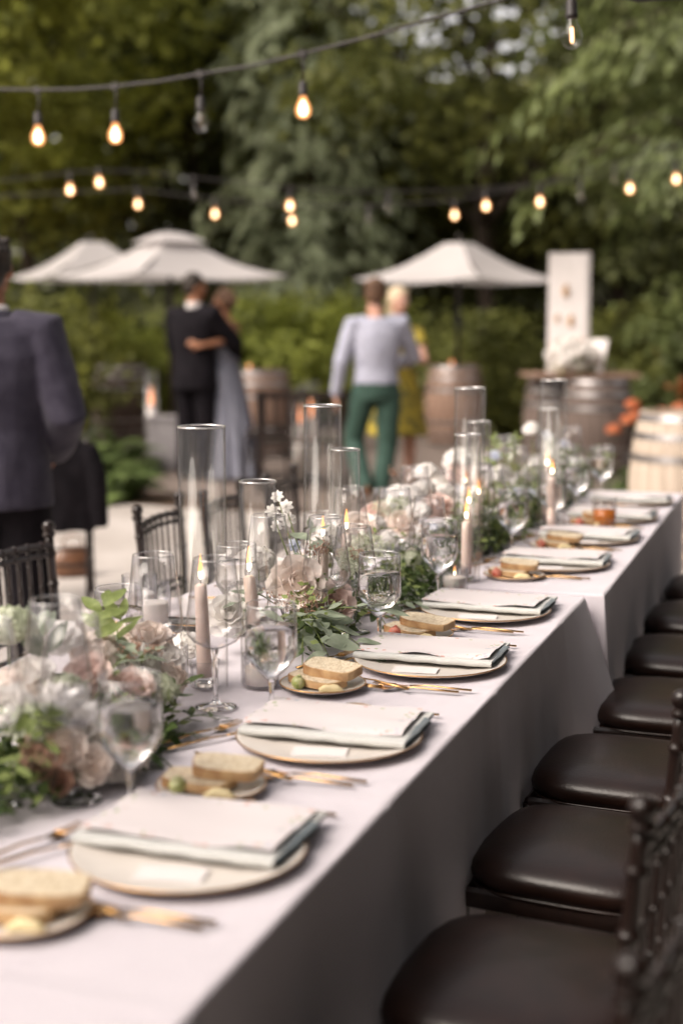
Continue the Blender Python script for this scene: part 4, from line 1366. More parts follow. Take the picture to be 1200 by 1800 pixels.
lace_head(A1, put(A1, 643, 962, -.50), .055, (.15, -.55, .8))
lace_head(A1, put(A1, 690, 893, -.60), .062, (.1, -.35, .9))
lace_head(A1, put(A1, 615, 985, -.47), .032, (.5, -.6, .5))
for x, y, X, r_ in ((750, 832, -.60, .034), (722, 872, -.60, .036), (778, 868, -.58, .034), (745, 860, -.57, .030), (700, 868, -.66, .030), (560, 960, -.60, .028)):
    floret_head(A1, put(A1, x, y, X), r_, P_WHITE, 90, .010)
for x, y, X, r_, m in ((487, 872, -.62, .017, P_WHITE), (478, 898, -.62, .017, P_WHITE), (502, 890, -.61, .020, P_WHITE), (506, 912, -.61, .021, P_WHITE), (486, 925, -.62, .015, P_WHITE),
                       (517, 958, -.60, .019, P_BLUE), (737, 933, -.47, .026, P_WHITE), (790, 940, -.50, .018, P_BLUE), (585, 930, -.60, .022, P_WHITE), (760, 925, -.52, .016, P_BLUE)):
    q = put(A1, x, y, X)
    blossom(A1, q, r_, m, (random.uniform(-.4, .5), -.8, random.uniform(.1, .7)), (q.x * .6 + .02, q.y + .03, .04))
EUC_C = put(A1, 562, 1092, -.44)
for dx, dy, dz, nl, L_ in ((.085, -.15, -.062, 5, .095), (.13, -.06, -.045, 6, .090), (.12, .05, .02, 6, .080), (.06, -.13, .015, 5, .09), (.02, -.16, -.06, 5, .08)):
    spray(A1, EUC_C + Vector((-.05, .03, 0)), EUC_C + Vector((dx, dy, dz)), L_EUC, nl, L_, .015)
for x0, y0, x1, y1, X0, X1, m, nl, L_ in (
        (690, 1070, 740, 1068, -.42, -.35, L_EUC, 6, .08), (650, 1060, 710, 1102, -.43, -.34, L_EUC, 6, .085), (640, 1070, 690, 1120, -.42, -.34, L_RUSCUS, 5, .05),
        (545, 1010, 545, 930, -.52, -.56, L_EUC, 5, .07), (600, 1000, 560, 960, -.50, -.55, L_EUC, 6, .05), (640, 960, 690, 930, -.52, -.50, L_LEMON, 8, .03),
        (690, 1010, 730, 1040, -.46, -.38, L_LEMON, 8, .028), (470, 1070, 440, 1120, -.55, -.50, L_EUC, 7, .07), (480, 1060, 420, 1060, -.56, -.60, L_EUC, 6, .06),
        (540, 1100, 530, 1140, -.50, -.44, L_RUSCUS, 5, .055), (700, 960, 745, 980, -.52, -.45, L_RUSCUS, 6, .04), (620, 1010, 655, 1030, -.48, -.42, L_RUSCUS, 6, .04),
        (760, 960, 800, 985, -.50, -.42, L_RUSCUS, 7, .04), (730, 900, 700, 880, -.56, -.60, L_LEMON, 6, .035)):
    spray(A1, put(A1, x0, y0, X0), put(A1, x1, y1, X1), m, nl, L_)
for x, y, X in ((540, 1100, -.48), (625, 1010, -.46), (735, 960, -.47), (560, 1000, -.50), (500, 1090, -.52)):
    sprig(A1, put(A1, x, y, X), 70, .04, .07)

for x, y, X, r_, m in ((560, 985, -.60, .030, P_WHITE), (600, 940, -.66, .032, P_CREAM), (655, 925, -.60, .032, P_WHITE), (735, 900, -.52, .030, P_WHITE), (765, 850, -.62, .032, P_WHITE), (795, 905, -.56, .030, P_WHITE), (760, 955, -.48, .028, P_LACE),
                         (680, 950, -.54, .028, P_WHITE), (455, 985, -.66, .034, P_WHITE), (430, 1040, -.66, .034, P_WHITE), (395, 1070, -.70, .032, P_WHITE), (720, 985, -.48, .026, P_LACE), (815, 880, -.60, .030, P_WHITE)):
    floret_head(A1, put(A1, x, y, X), r_, m, 80, .010)
rose(A1, put(A1, 400, 1085, -.62), .046, P_WHITE, (.3, -.6, .7)); rose(A1, put(A1, 440, 1000, -.70), .046, P_WHITE, (.3, -.6, .7)); rose(A1, put(A1, 735, 965, -.50), .042, P_WHITE, (.3, -.6, .7))
# --- near arrangement, out of focus
A0 = arrangement('low garland of white, blush and mauve flowers farthest from the barrels', (-.58, 1.95, CT))
bed = [(-.06, -.42, 0), (.02, -.15, 0), (.06, .06, 0), (.04, .24, 0)]
greens(A0, bed, .11, .10, 1300, L_RUSCUS, .03)
greens(A0, bed, .10, .14, 500, L_LEMON, .026, 'light_foliage')
for x, y, X, r_, m, dd in ((140, 1278, -.48, .050, P_WHITE, (.4, -.8, .4)), (160, 1345, -.43, .036, P_CREAM, (.4, -.8, .2)), (200, 1300, -.45, .034, P_CREAM, (.6, -.6, .3)), (155, 1190, -.56, .046, P_BLUSH, (.2, -.7, .6)), (205, 1345, -.42, .030, P_WHITE, (.5, -.8, .2)), (120, 1315, -.46, .034, P_CREAM, (.3, -.9, .2)),
                           (262, 1125, -.60, .048, P_CREAM, (.2, -.4, .9)), (55, 1195, -.60, .050, P_WHITE, (0, -.5, .8)), (100, 1130, -.66, .052, P_WHITE, (0, -.3, .9)), (20, 1250, -.58, .046, P_WHITE, (0, -.8, .5)),
                           (235, 1210, -.50, .040, P_BLUSH, (.5, -.6, .5)), (68, 1340, -.50, .030, P_TAN, (.2, -.9, .1)), (105, 1372, -.46, .024, P_TAN, (.3, -.9, .0)), (290, 1160, -.56, .040, P_WHITE, (.4, -.3, .8))):
    rose(A0, put(A0, x, y, X), r_ * .86, m, dd)
for x, y, X, r_ in ((15, 1105, -.66, .040), (190, 1150, -.62, .038), (270, 1215, -.50, .036), (110, 1220, -.55, .034)):
    floret_head(A0, put(A0, x, y, X), r_, P_LACE, 80, .011)
for x0, y0, x1, y1, X0, X1, m, nl, L_ in (
        (270, 1270, 335, 1200, -.50, -.48, L_RUSCUS, 5, .055), (290, 1290, 385, 1265, -.48, -.42, L_RUSCUS, 6, .055), (280, 1310, 370, 1310, -.46, -.40, L_RUSCUS, 6, .050), (160, 1170, 185, 1060, -.60, -.64, L_LEMON, 7, .07),
        (200, 1170, 215, 1085, -.60, -.62, L_LEMON, 6, .07), (150, 1330, 60, 1290, -.48, -.52, L_RUSCUS, 8, .05), (40, 1260, 80, 1300, -.54, -.48, L_LEMON, 7, .05), (180, 1200, 260, 1150, -.54, -.54, L_EUC, 7, .07),
        (230, 1330, 300, 1360, -.45, -.40, L_RUSCUS, 6, .05), (60, 1330, 20, 1380, -.50, -.48, L_LEMON, 7, .045), (90, 1190, 60, 1100, -.62, -.68, L_EUC, 7, .07)):
    spray(A0, put(A0, x0, y0, X0), put(A0, x1, y1, X1), m, nl, L_)
for x, y, X in ((40, 1370, -.48), (95, 1390, -.45), (250, 1180, -.52)):
    sprig(A0, put(A0, x, y, X), 60, .05, .06)

for x, y, X, r_, m in ((215, 1130, -.66, .040, P_CREAM), (35, 1215, -.62, .042, P_CREAM), (110, 1235, -.54, .038, P_WHITE), (70, 1275, -.52, .036, P_LACE), (290, 1200, -.54, .034, P_CREAM),
                         (240, 1165, -.58, .038, P_WHITE), (165, 1145, -.62, .036, P_CREAM), (330, 1140, -.66, .034, P_WHITE), (220, 1335, -.42, .026, P_WHITE)):
    floret_head(A0, put(A0, x, y, X), r_, m, 80, .012)
# --- far arrangement
A2 = arrangement('long garland of white and pale blue flowers with green sprigs nearest the barrels', (-.48, 4.9, CT))
bed = [(.02, -.75, 0), (.03, -.45, 0), (.02, 0, 0), (.03, .4, 0), (.05, .95, 0)]
greens(A2, bed, .10, .13, 1700, L_RUSCUS, .03)
greens(A2, bed, .10, .19, 1300, L_LEMON, .026, 'light_foliage')
for x, y, X, r_, m in ((812, 835, -.62, .050, P_BLUSH), (885, 925, -.42, .044, P_MAUVE), (800, 812, -.66, .044, P_WHITE), (850, 880, -.52, .046, P_CREAM), (930, 840, -.52, .044, P_WHITE), (985, 835, -.48, .046, P_WHITE), (955, 870, -.44, .044, P_CREAM), (835, 930, -.48, .040, P_WHITE)):
    rose(A2, put(A2, x, y, X), r_, m, (.2, -.6, .8))
for x, y, X, r_ in ((805, 805, -.64, .036), (935, 756, -.55, .030), (855, 850, -.55, .036), (880, 835, -.55, .036), (915, 845, -.52, .036), (950, 815, -.52, .038), (1000, 815, -.48, .036), (975, 795, -.52, .034), (1020, 850, -.42, .036), (870, 905, -.47, .032), (905, 890, -.45, .034), (965, 850, -.45, .034)):
    q = put(A2, x, y, X)
    floret_head(A2, q, r_, P_WHITE, 80, .012)
    if q.z > .2: ob('stem', MB().tube([q, (q.x + .01, q.y, .03)], .002, 5).mesh('stem', L_LEMON), A2)
for x, y, X in ((905, 862, -.44), (930, 868, -.43), (790, 935, -.50), (870, 800, -.55), (990, 780, -.5), (960, 765, -.5), (1000, 850, -.42)):
    q = put(A2, x, y, X)
    blossom(A2, q, .024, P_BLUE, (random.uniform(-.3, .4), -.8, .5), (q.x, q.y + .02, .03))
for x0, y0, x1, y1, X0, X1, m, nl, L_ in (
        (1010, 850, 1050, 785, -.42, -.38, L_RUSCUS, 8, .06), (1020, 850, 1075, 800, -.40, -.34, L_LEMON, 8, .06), (990, 840, 1010, 790, -.46, -.44, L_RUSCUS, 7, .055), (880, 940, 915, 965, -.42, -.36, L_LEMON, 8, .055),
        (870, 950, 880, 990, -.43, -.36, L_LEMON, 7, .055), (860, 940, 830, 985, -.46, -.40, L_LEMON, 7, .05), (810, 950, 790, 1000, -.48, -.42, L_RUSCUS, 7, .05), (950, 930, 985, 960, -.38, -.30, L_RUSCUS, 7, .05),
        (945, 900, 940, 940, -.42, -.36, L_RUSCUS, 7, .05), (870, 830, 870, 770, -.55, -.57, L_LEMON, 8, .045), (900, 820, 905, 768, -.54, -.55, L_LEMON, 8, .045), (770, 960, 745, 985, -.50, -.46, L_RUSCUS, 7, .045),
        (975, 820, 965, 770, -.50, -.52, L_EUC, 7, .05), (1030, 860, 1090, 860, -.38, -.30, L_RUSCUS, 7, .05), (840, 990, 860, 1010, -.42, -.36, L_LEMON, 6, .05), (920, 960, 960, 985, -.36, -.30, L_RUSCUS, 6, .045)):
    spray(A2, put(A2, x0, y0, X0), put(A2, x1, y1, X1), m, nl, L_)
for x, y, X in ((790, 985, -.44), (830, 1000, -.40), (700, 850, -.70), (900, 975, -.38)):
    sprig(A2, put(A2, x, y, X), 60, .05, .06)

# ================================================================== STRING LIGHTS
SOCK = MB().lathe([(.006, .0), (.013, -.004), (.0165, -.012), (.0165, -.042), (.0185, -.045), (.0185, -.056), (.014, -.058)], 16).mesh('socket', M_BLACK)
BGL = MB().lathe([(.012, -.056), (.014, -.066), (.022, -.082), (.029, -.100), (.030, -.116), (.025, -.132), (.014, -.141), (.001, -.143)], 20, cap0=False, cap1=False).mesh('bulb', M_GLASS)
GLOW = MB().lathe([(.003, -.074), (.010, -.086), (.0155, -.100), (.0165, -.114), (.012, -.126), (.005, -.131), (.001, -.132)], 16).mesh('glow', M_BULB)
CORE = MB().lathe([(.003, -.082), (.0045, -.09), (.005, -.118), (.002, -.126)], 8).mesh('filament', M_BULBC)
FILU = MB().tube([(-.006, 0, -.07), (-.007, 0, -.10), (-.003, .003, -.118), (.003, -.003, -.118), (.007, 0, -.10), (.006, 0, -.07)], .0011, 5).mesh('filament', mat('cold_filament', (.45, .36, .26), (.5, .4, .3), 20, .4, metal=.7))
M_LIT = bpy.data.materials.new('lit_bulb_glass')
M_LIT.use_nodes = True
_t = M_LIT.node_tree
_t.nodes.remove(_t.nodes['Principled BSDF'])
_a, _b, _m = _t.nodes.new('ShaderNodeBsdfTransparent'), _t.nodes.new('ShaderNodeEmission'), _t.nodes.new('ShaderNodeMixShader')
_b.inputs[0].default_value = (1.0, 0.42, 0.15, 1); _b.inputs[1].default_value = 1.1
_m.inputs[0].default_value = 0.5
_t.links.new(_a.outputs[0], _m.inputs[1]); _t.links.new(_b.outputs[0], _m.inputs[2]); _t.links.new(_m.outputs[0], _t.nodes['Material Output'].inputs[0])
M_LIT.cycles.emission_sampling = 'NONE'
BGLIT = BGL.copy()
BGLIT.materials[0] = M_LIT
def string_light(label, pts, bulbs, drop=.0, group='festoon lights'):
    """pts: cable points; bulbs: (point on cable, hang length, lit)"""
    t = thing('string_light', label, 'string lights', pts[0], 0, group)
    o0 = Vector(pts[0])
    dense = []
    for a, b in zip(pts, pts[1:]):
        a, b = Vector(a), Vector(b)
        for k in range(8): dense.append(a.lerp(b, k / 8) - o0)
    dense.append(Vector(pts[-1]) - o0)
    ob('cable', MB().tube(dense, .0065, 7).mesh('cable', M_BLACK), t)
    for p, hang, lit in bulbs:
        p = Vector(p) - o0
        s = ob('socket', SOCK, t, p - Vector((0, 0, hang)), (random.uniform(-.06, .06), random.uniform(-.06, .06), 0))
        ob('lead', MB().tube([(0, 0, hang + .004), (.004, .002, hang * .5), (0, 0, -.004)], .005, 6).mesh('lead', M_BLACK), s)
        ob('cable_clip', MB().box((0, 0, hang), (.03, .022, .026)).mesh('cable_clip', M_BLACK, False), s)
        b = ob('bulb', BGLIT if lit is True else BGL, s)
        if lit == 'dim':
            ob('filament', CORE, b)
        elif lit:
            ob('glow', GLOW, b)
        else:
            ob('filament', FILU, b)
def cable_by_pixels(px, dist0, dist1):
    x0, x1 = px[0][0], px[-1][0]
    return [at_f(x, y, dist0 + (dist1 - dist0) * (x - x0) / (x1 - x0)) for x, y in px]
# first string: crosses from the left to the upper right
fd = lambda x: 6.6 + (x + 200) / 1100 * (-1.4)
def cab(poly, x):
    for (x0, y0), (x1, y1) in zip(poly, poly[1:]):
        if x0 <= x <= x1: return y0 + (y1 - y0) * (x - x0) / (x1 - x0)
poly1 = [(-220, 148), (-80, 155), (0, 157), (65, 158), (130, 157), (200, 152), (280, 143), (353, 130), (440, 116), (535, 94), (640, 67), (745, 37), (880, 0), (1010, -40), (1160, -90)]
def festoon(label, poly, dist, bl):
    string_light(label, [at_f(x, y, dist(x)) for x, y in poly], [(at_f(x, cab(poly, x), dist(x)), h, l) for x, h, l in bl])
festoon('festoon cable with large bulbs sagging just above the table flowers', poly1, fd,
        [(-75, .07, True), (66, .09, True), (202, .09, True), (352, .085, False), (532, .10, True), (745, .16, False)][:5])
poly1b = [(760, -120), (880, -70), (1005, -12), (1120, 30), (1290, 70)]
festoon('highest festoon cable, holding one large faintly lit bulb', [(760, -120), (880, -65), (1005, -22), (1120, 0), (1290, -10)], lambda x: 4.3, [(1004, .03, 'dim')])
# second and third strings: farther, over the dance floor
poly2 = [(-120, 345), (0, 318), (60, 312), (123, 303), (173, 300), (260, 302), (340, 312), (430, 322), (510, 330), (600, 336), (683, 337), (770, 336), (853, 331), (948, 324), (1020, 317), (1080, 303), (1150, 293), (1290, 270)]
d2 = lambda x: 10.5 + .001 * x
festoon('festoon cable of small lit bulbs hung over the parasols', poly2, d2,
        [(123, .02, True), (173, -.02, True), (340, .03, False), (510, .03, True), (683, .03, False), (853, .03, True), (948, .03, True), (1020, .03, False), (1107, .04, True), (1187, .02, True)])
poly3 = [(-160, 345), (0, 345), (120, 338), (242, 333), (378, 350), (511, 362), (648, 362), (798, 352), (940, 325), (1080, 288), (1280, 225)]
d3 = lambda x: 12.5
festoon('lowest festoon cable, its lit bulbs just above the single parasol', poly3, d3,
        [(-20, .03, True), (242, .02, True), (378, .02, True), (512, .02, True), (648, .02, False), (798, .02, True), (1080, .03, False)])

# ================================================================== PARASOLS
def parasol(label, loc, half, zr, za, rz, pole_h=None, vent=True):
    t = thing('parasol', label, 'parasol', loc, rz, 'white parasols')
    C = [(half, half), (-half, half), (-half, -half), (half, -half)]
    for k in range(4):
        a, b = Vector((*C[k], zr)), Vector((*C[(k + 1) % 4], zr))
        def fn(u, v):
            e = a.lerp(b, u)
            top = Vector((e.x * .14, e.y * .14, za))
            q = e.lerp(top, v)
            q.z -= .10 * math.sin(PI * v) * half / 1.2 * .9 + .05 * math.sin(PI * u) * (1 - v)
            return q
        ob('canopy_panel', MB().grid(fn, 12, 12).mesh('canopy_panel', M_CANVAS), t)
        def val(u, v):
            e = a.lerp(b, u); return Vector((e.x, e.y, zr - .05 * math.sin(PI * u) - .13 * v))
        rb = ob('rib', MB().tube([(C[k][0] * .98, C[k][1] * .98, zr - .012), (C[k][0] * .55, C[k][1] * .55, zr + (za - zr) * .36), (0, 0, za - .03)], .011, 6).mesh('rib', M_WOODDARK), t)
        ob('strut', MB().tube([(C[k][0] * .5, C[k][1] * .5, zr + (za - zr) * .40), (0, 0, zr + .02)], .008, 6).mesh('strut', M_WOODDARK), rb)
    if vent:
        v = MB()
        for k in range(4):
            a, b = Vector(C[k]) * .32, Vector(C[(k + 1) % 4]) * .32
            v.grid(lambda u, w_: ((a.lerp(b, u) * (1 - w_)).x, (a.lerp(b, u) * (1 - w_)).y, za - .045 + .15 * math.sin(w_ * PI / 2) * half / 1.2), 6, 5)
        ob('vent_cap', v.mesh('vent_cap', M_CANVAS), t)
    ob('finial', MB().lathe([(.02, za + .03), (.03, za + .06), (.022, za + .09), (.004, za + .105)], 12).mesh('finial', M_WOODDARK), t)
    ob('pole', MB().lathe([(.026, 0.04), (.024, za + .05)], 14).mesh('pole', M_WOODDARK), t)
    ob('base', MB().lathe([(.27, .009), (.27, .05), (.22, .07), (.05, .085), (.045, .30), (.03, .30)], 28).mesh('base', M_BLACK), t)
def ppm(d): return FPX / d
parasol('large white parasol with a vented top above the dancing bride and groom', ground(300, 15.6), .92, 1.5 + 68 / ppm(15.6), 1.5 + 132 / ppm(15.6), HEAD + R(38))
parasol('smaller white parasol partly behind the large vented one', ground(165, 17.6), .80, 1.5 + 66 / ppm(17.6), 1.5 + 126 / ppm(17.6), HEAD + R(30), vent=False)
parasol('single white parasol above the couple in yellow and green', ground(805, 16.8), .88, 1.5 + 62 / ppm(16.8), 1.5 + 124 / ppm(16.8), HEAD + R(52), vent=False)

# ================================================================== BARRELS
def barrel_meshes(m, nst=22):
    H_, R0, R1 = .92, .285, .345
    def rad(z): return R0 + (R1 - R0) * max(0.0, math.sin(PI * z / H_)) ** .9
    st = MB()
    a = PI / nst * .965
    zs = [H_ * k / 10 for k in range(11)]
    v = []
    for z in zs:
        r = rad(z)
        for rr in (r, r - .025):
            for aa in (-a, 0, a):
                v.append((rr * math.cos(aa) + (.002 if rr == r and aa == 0 else 0), rr * math.sin(aa), z))
    f = []
    for i in range(10):
        o, q = i * 6, (i + 1) * 6
        f += [(o, o + 1, q + 1, q), (o + 1, o + 2, q + 2, q + 1), (o + 4, o + 3, q + 3, q + 4), (o + 5, o + 4, q + 4, q + 5), (o + 2, o + 5, q + 5, q + 2), (o + 3, o, q, q + 3)]
    f += [(0, 3, 4, 1), (1, 4, 5, 2)]
    e = 60
    f += [(e, e + 1, e + 4, e + 3), (e + 1, e + 2, e + 5, e + 4)]
    stave = st.add(v, f).mesh('stave', m, True, 30)
    hoops = []
    for z in (.03, .14, .27, .65, .78, .89):
        hoops.append(MB().lathe([(rad(z - .02) + .003, z - .02), (rad(z - .02) + .006, z - .02), (rad(z + .02) + .006, z + .02), (rad(z + .02) + .003, z + .02)], 44, cap0=False, cap1=False).mesh('hoop', M_HOOP, True, 40))
    hd = MB()
    for k in range(6):
        x0, x1 = -R0 + .02 + (2 * R0 - .04) * k / 6, -R0 + .02 + (2 * R0 - .04) * (k + 1) / 6 - .004
        w0 = math.sqrt(max(.002, (R0 - .02) ** 2 - x0 ** 2)); w1 = math.sqrt(max(.002, (R0 - .02) ** 2 - x1 ** 2))
        hd.add([(x0, -w0, H_ - .022), (x1, -w1, H_ - .022), (x1, w1, H_ - .022), (x0, w0, H_ - .022)], [(0, 1, 2, 3)])
    return stave, hoops, hd.mesh('barrel_head', m, False), nst
BM = {m.name: barrel_meshes(m) for m in (M_STAVE, M_STAVED, M_STAVEP, M_STAVEG)}
def barrel(label, loc, m, s=1.0, rz=0.0):
    t = thing('wine_barrel', label, 'barrel', (loc[0], loc[1], .008), rz, 'oak barrels used as tables')
    t.scale = (s, s, s)
    sv, hp, hd, n_ = BM[m.name]
    for k in range(n_):
        ob('stave', sv, t, (0, 0, 0), (0, 0, 2 * PI * k / n_), (random.uniform(.996, 1.004), 1, 1))
    for h_ in hp: ob('hoop', h_, t)
    ob('barrel_head', hd, t)
    return t
barrel('warm brown oak barrel beside the dancing bride', ground(456, 15.3), M_STAVE)
barrel('dark oak barrel by the ferns', ground(212, 17.0), M_STAVED)
barrel('brown oak barrel beneath the single parasol', ground(800, 16.6), M_STAVE)
barrel('weathered oak barrel directly under the white board', ground(985, 13.9), M_STAVEG)
barrel('weathered oak barrel directly under the leaning card', ground(1052, 13.3), M_STAVEG)
barrel('pale bleached oak barrel standing off the corner of the table', ground(1215, 8.6), M_STAVEP)
def glow_candle(label, p, r=.03, h=.05):
    t = thing('tea_light', label, 'candle', p, 0, 'small candles on the barrels')
    ob('glass', MB().lathe(wall([(.001, 0), (r * .9, 0), (r, .004), (r * 1.05, h * 1.4)], .002), 24, cap0=False, cap1=False).mesh('glass', M_GLASS), t)
    ob('wax', MB().lathe([(.001, .004), (r * .84, .004), (r * .84, h * .6), (.001, h * .6)], 20, cap0=False, cap1=False).mesh('wax', M_WAXW), t)
    ob('flame', MB().lathe([(.001, h * .6), (r * .42, h * .75), (r * .5, h * .95), (r * .3, h * 1.3), (.001, h * 1.7)], 10).mesh('flame', M_EMBER), t)
for x, d, lb in ((437, 15.3, 'small lit candle on the warm brown barrel beside the bride'), (794, 16.6, 'small lit candle on the barrel beneath the single parasol'), (966, 13.85, 'small lit candle at the foot of the white board'), ):
    p = ground(x, d)
    glow_candle(lb, (p.x, p.y, .91 if d > 14 else .966))
# floor candles in glass beside the dancers
def lantern(label, x, d, h):
    p = ground(x, d)
    t = thing('floor_lantern', label, 'lantern', (p.x, p.y, .012), .3, 'glass lanterns on the ground')
    ob('base', MB().box((0, 0, .015), (.17, .17, .03)).mesh('base', M_BLACK, False), t)
    ob('pillar', MB().lathe([(.001, .03), (.045, .03), (.045, h * .62), (.001, h * .62)], 20, cap0=False, cap1=False).mesh('pillar', M_WAXW), t)
    ob('flame', MB().lathe([(.001, h * .62), (.016, h * .66), (.018, h * .70), (.010, h * .77), (.001, h * .84)], 10).mesh('flame', M_EMBER), t)
    ob('glass', MB().lathe([(.08, .03), (.08, h), (.077, h), (.077, .03)], 28, cap0=False, cap1=False).mesh('glass', M_GLASS), t)
lantern('tall glass lantern with a lit pillar candle beside the pale planter', 263, 14.2, .95)
lantern('glass lantern with a lit pillar candle by the dark bench', 525, 12.6, .86)
lantern('shorter glass lantern with a lit candle behind the dark bench', 545, 13.0, .90)
# white crate beside the groom
p = ground(288, 14.0)
t = thing('white_planter', 'pale square planter box on the ground beside the dancing couple', 'planter', (p.x, p.y, .008), HEAD, None)
bx = MB()
for sx in (-1, 1):
    bx.box((sx * .15, 0, .25), (.02, .32, .5)); bx.box((0, sx * .15, .25), (.276, .02, .499))
M_ZINC = mat('pale_zinc', (0.24, 0.22, 0.23), (0.32, 0.30, 0.31), 9, 0.6)
ob('side_panels', bx.mesh('side_panels', M_ZINC, False), t)
ob('rim', MB().box((0, 0, .507), (.35, .35, .012)).mesh('rim', M_ZINC, False), t)
# dark slatted bench / stacked chairs by the barrel
def slat_bench(label, x, d, wd, h, rz):
    p = ground(x, d)
    t = thing('slatted_bench', label, 'bench', (p.x, p.y, .008), rz)
    for sx in (-1, 1):
        for sy in (-1, 1):
            ob('leg', MB().box((sx * (wd / 2 - .02), sy * .2, h * .5), (.04, .04, h if sy > 0 else h * .98)).mesh('leg', M_WOODDARK, False), t)
        ob('armrest', MB().box((sx * (wd / 2 - .02), 0, h * .72), (.05, .42, .025)).mesh('armrest', M_WOODDARK, False), t)
    for k in range(5): ob('seat_slat', MB().box((0, -.17 + .085 * k, .43), (wd - .08, .07, .02)).mesh('seat_slat', M_WOODDARK, False), t)
    ob('rail', MB().box((0, .2, h - .03), (wd - .08, .03, .06)).mesh('rail', M_WOODDARK, False), t)
    n_ = int(wd / .09)
    for k in range(n_): ob('back_slat', MB().box((-wd / 2 + .07 + (wd - .14) * k / (n_ - 1), .2, (h + .44) / 2), (.035, .018, h - .5)).mesh('back_slat', M_WOODDARK, False), t)
slat_bench('dark slatted bench standing between the bride and the man in green trousers', 532, 12.2, .78, .86, HEAD + R(180))
chair('dark spindle-back chair turned sideways by the warm brown barrel', *ground(475, 12.9).xy, HEAD + R(75), 'chairs on the dance floor')
# low post-and-rail fence behind the dancers
p = ground(250, 18.3)
t = thing('garden_fence', 'low dark picket fence behind the dark barrel', 'fence', (p.x, p.y, 0), HEAD)
for k in range(26): ob('picket', MB().box((-1.9 + .15 * k, 0, .42), (.035, .02, .84)).mesh('picket', M_WOODDARK, False), t)
for z in (.2, .7): ob('rail', MB().box((0, .024, z), (3.9, .025, .05)).mesh('rail', M_WOODDARK, False), t)

# ================================================================== DISPLAY ON THE BARRELS
p = ground(1010, 13.5)
BT = .966
t = thing('board_top', 'wooden board laid across the two weathered barrels', 'board', (p.x, p.y, 0), HEAD + R(4))
ob('board', MB().box((.05, 0, .948), (1.02, .62, .03)).mesh('board', M_STAVE, False), t)
p = ground(996, 13.6)
t = thing('display_board', 'tall narrow white board with small brown ornaments standing on the weathered barrels', 'display board', (p.x, p.y, BT), HEAD + R(-8))
ob('panel', MB().box((0, 0, .56), (.36, .05, 1.12), 0, R(-3)).mesh('panel', M_PAPER, False), t)
ob('side_frame', MB().box((.195, .02, .56), (.03, .08, 1.13), 0, R(-3)).mesh('side_frame', M_CANVAS, False), t)
ob('strut', MB().box((0, .17, .40), (.03, .02, .82), 0, R(22)).mesh('strut', M_STAVE, False), t)
for k, (x, z, s_) in enumerate(((-.02, .76, 1.0), (.03, .48, .95), (-.10, .50, .55))):
    mb = MB(); mb.ell((0, 0, 0), (.03 * s_, .016, .055 * s_), 12, 8); mb.ell((.01, -.004, .05 * s_), (.014, .01, .02), 8, 6)
    ob('ornament', mb.mesh('ornament', M_CRUST), t, (x, -.032 + z * .03 - .02, z))
t = thing('flower_bowl', 'white bowl of cream and peach flowers in front of the white board', 'flowers', (ground(1005, 13.35).x, ground(1005, 13.35).y, BT))
ob('bowl', MB().lathe([(.08, 0), (.14, .03), (.19, .10), (.185, .10), (.13, .035), (.001, .02)], 30, cap1=False).mesh('bowl', M_PORC), t)
for k in range(16):
    a = k * 2.4; rr = .20 * math.sqrt((k + .5) / 16)
    rose(t, (rr * math.cos(a) * 1.15, rr * math.sin(a), .15 + .16 * (1 - (rr / .2) ** 2) + random.uniform(-.02, .03)), random.uniform(.055, .075), random.choice((P_WHITE, P_CREAM, P_BLUSH, P_WHITE)), (math.cos(a) * rr * 3, math.sin(a) * rr * 3 - .4, .8))
greens(t, [(-.05, 0, .08), (.05, 0, .08)], .20, .22, 160, L_LEMON, .045)
t = thing('leaning_card', 'slim white card leaning on its easel beside the flower bowl', 'card', (ground(1050, 13.4).x, ground(1050, 13.4).y, BT), HEAD + R(-50))
ob('card', MB().box((0, 0, .16), (.20, .012, .32), 0, R(-14)).mesh('card', M_PAPER, False), t)
ob('easel_leg', MB().box((0, .09, .13), (.02, .012, .27), 0, R(20)).mesh('easel_leg', M_STAVE, False), t)
# coral flowers behind the pale barrel
t = thing('flower_pot', 'dark pot of coral flowers on the ground behind the pale barrel', 'plant', (ground(1150, 11.2).x, ground(1150, 11.2).y, .004))
ob('pot', MB().lathe([(.14, 0), (.20, .34), (.22, .36), (.22, .40), (.19, .40), (.001, .36)], 26, cap1=False).mesh('pot', M_BLACK), t)
greens(t, [(-.1, 0, .36), (.1, 0, .36)], .34, .42, 700, L_FERN, .08)
for k, (x, z) in enumerate(((-.14, .80), (-.10, .72), (-.17, .68), (.10, .74), (.18, .70), (.22, .78), (-.28, .60), (.05, .66))):
    floret_head(t, (x, -.1, z), .05, P_CORAL, 50, .018)

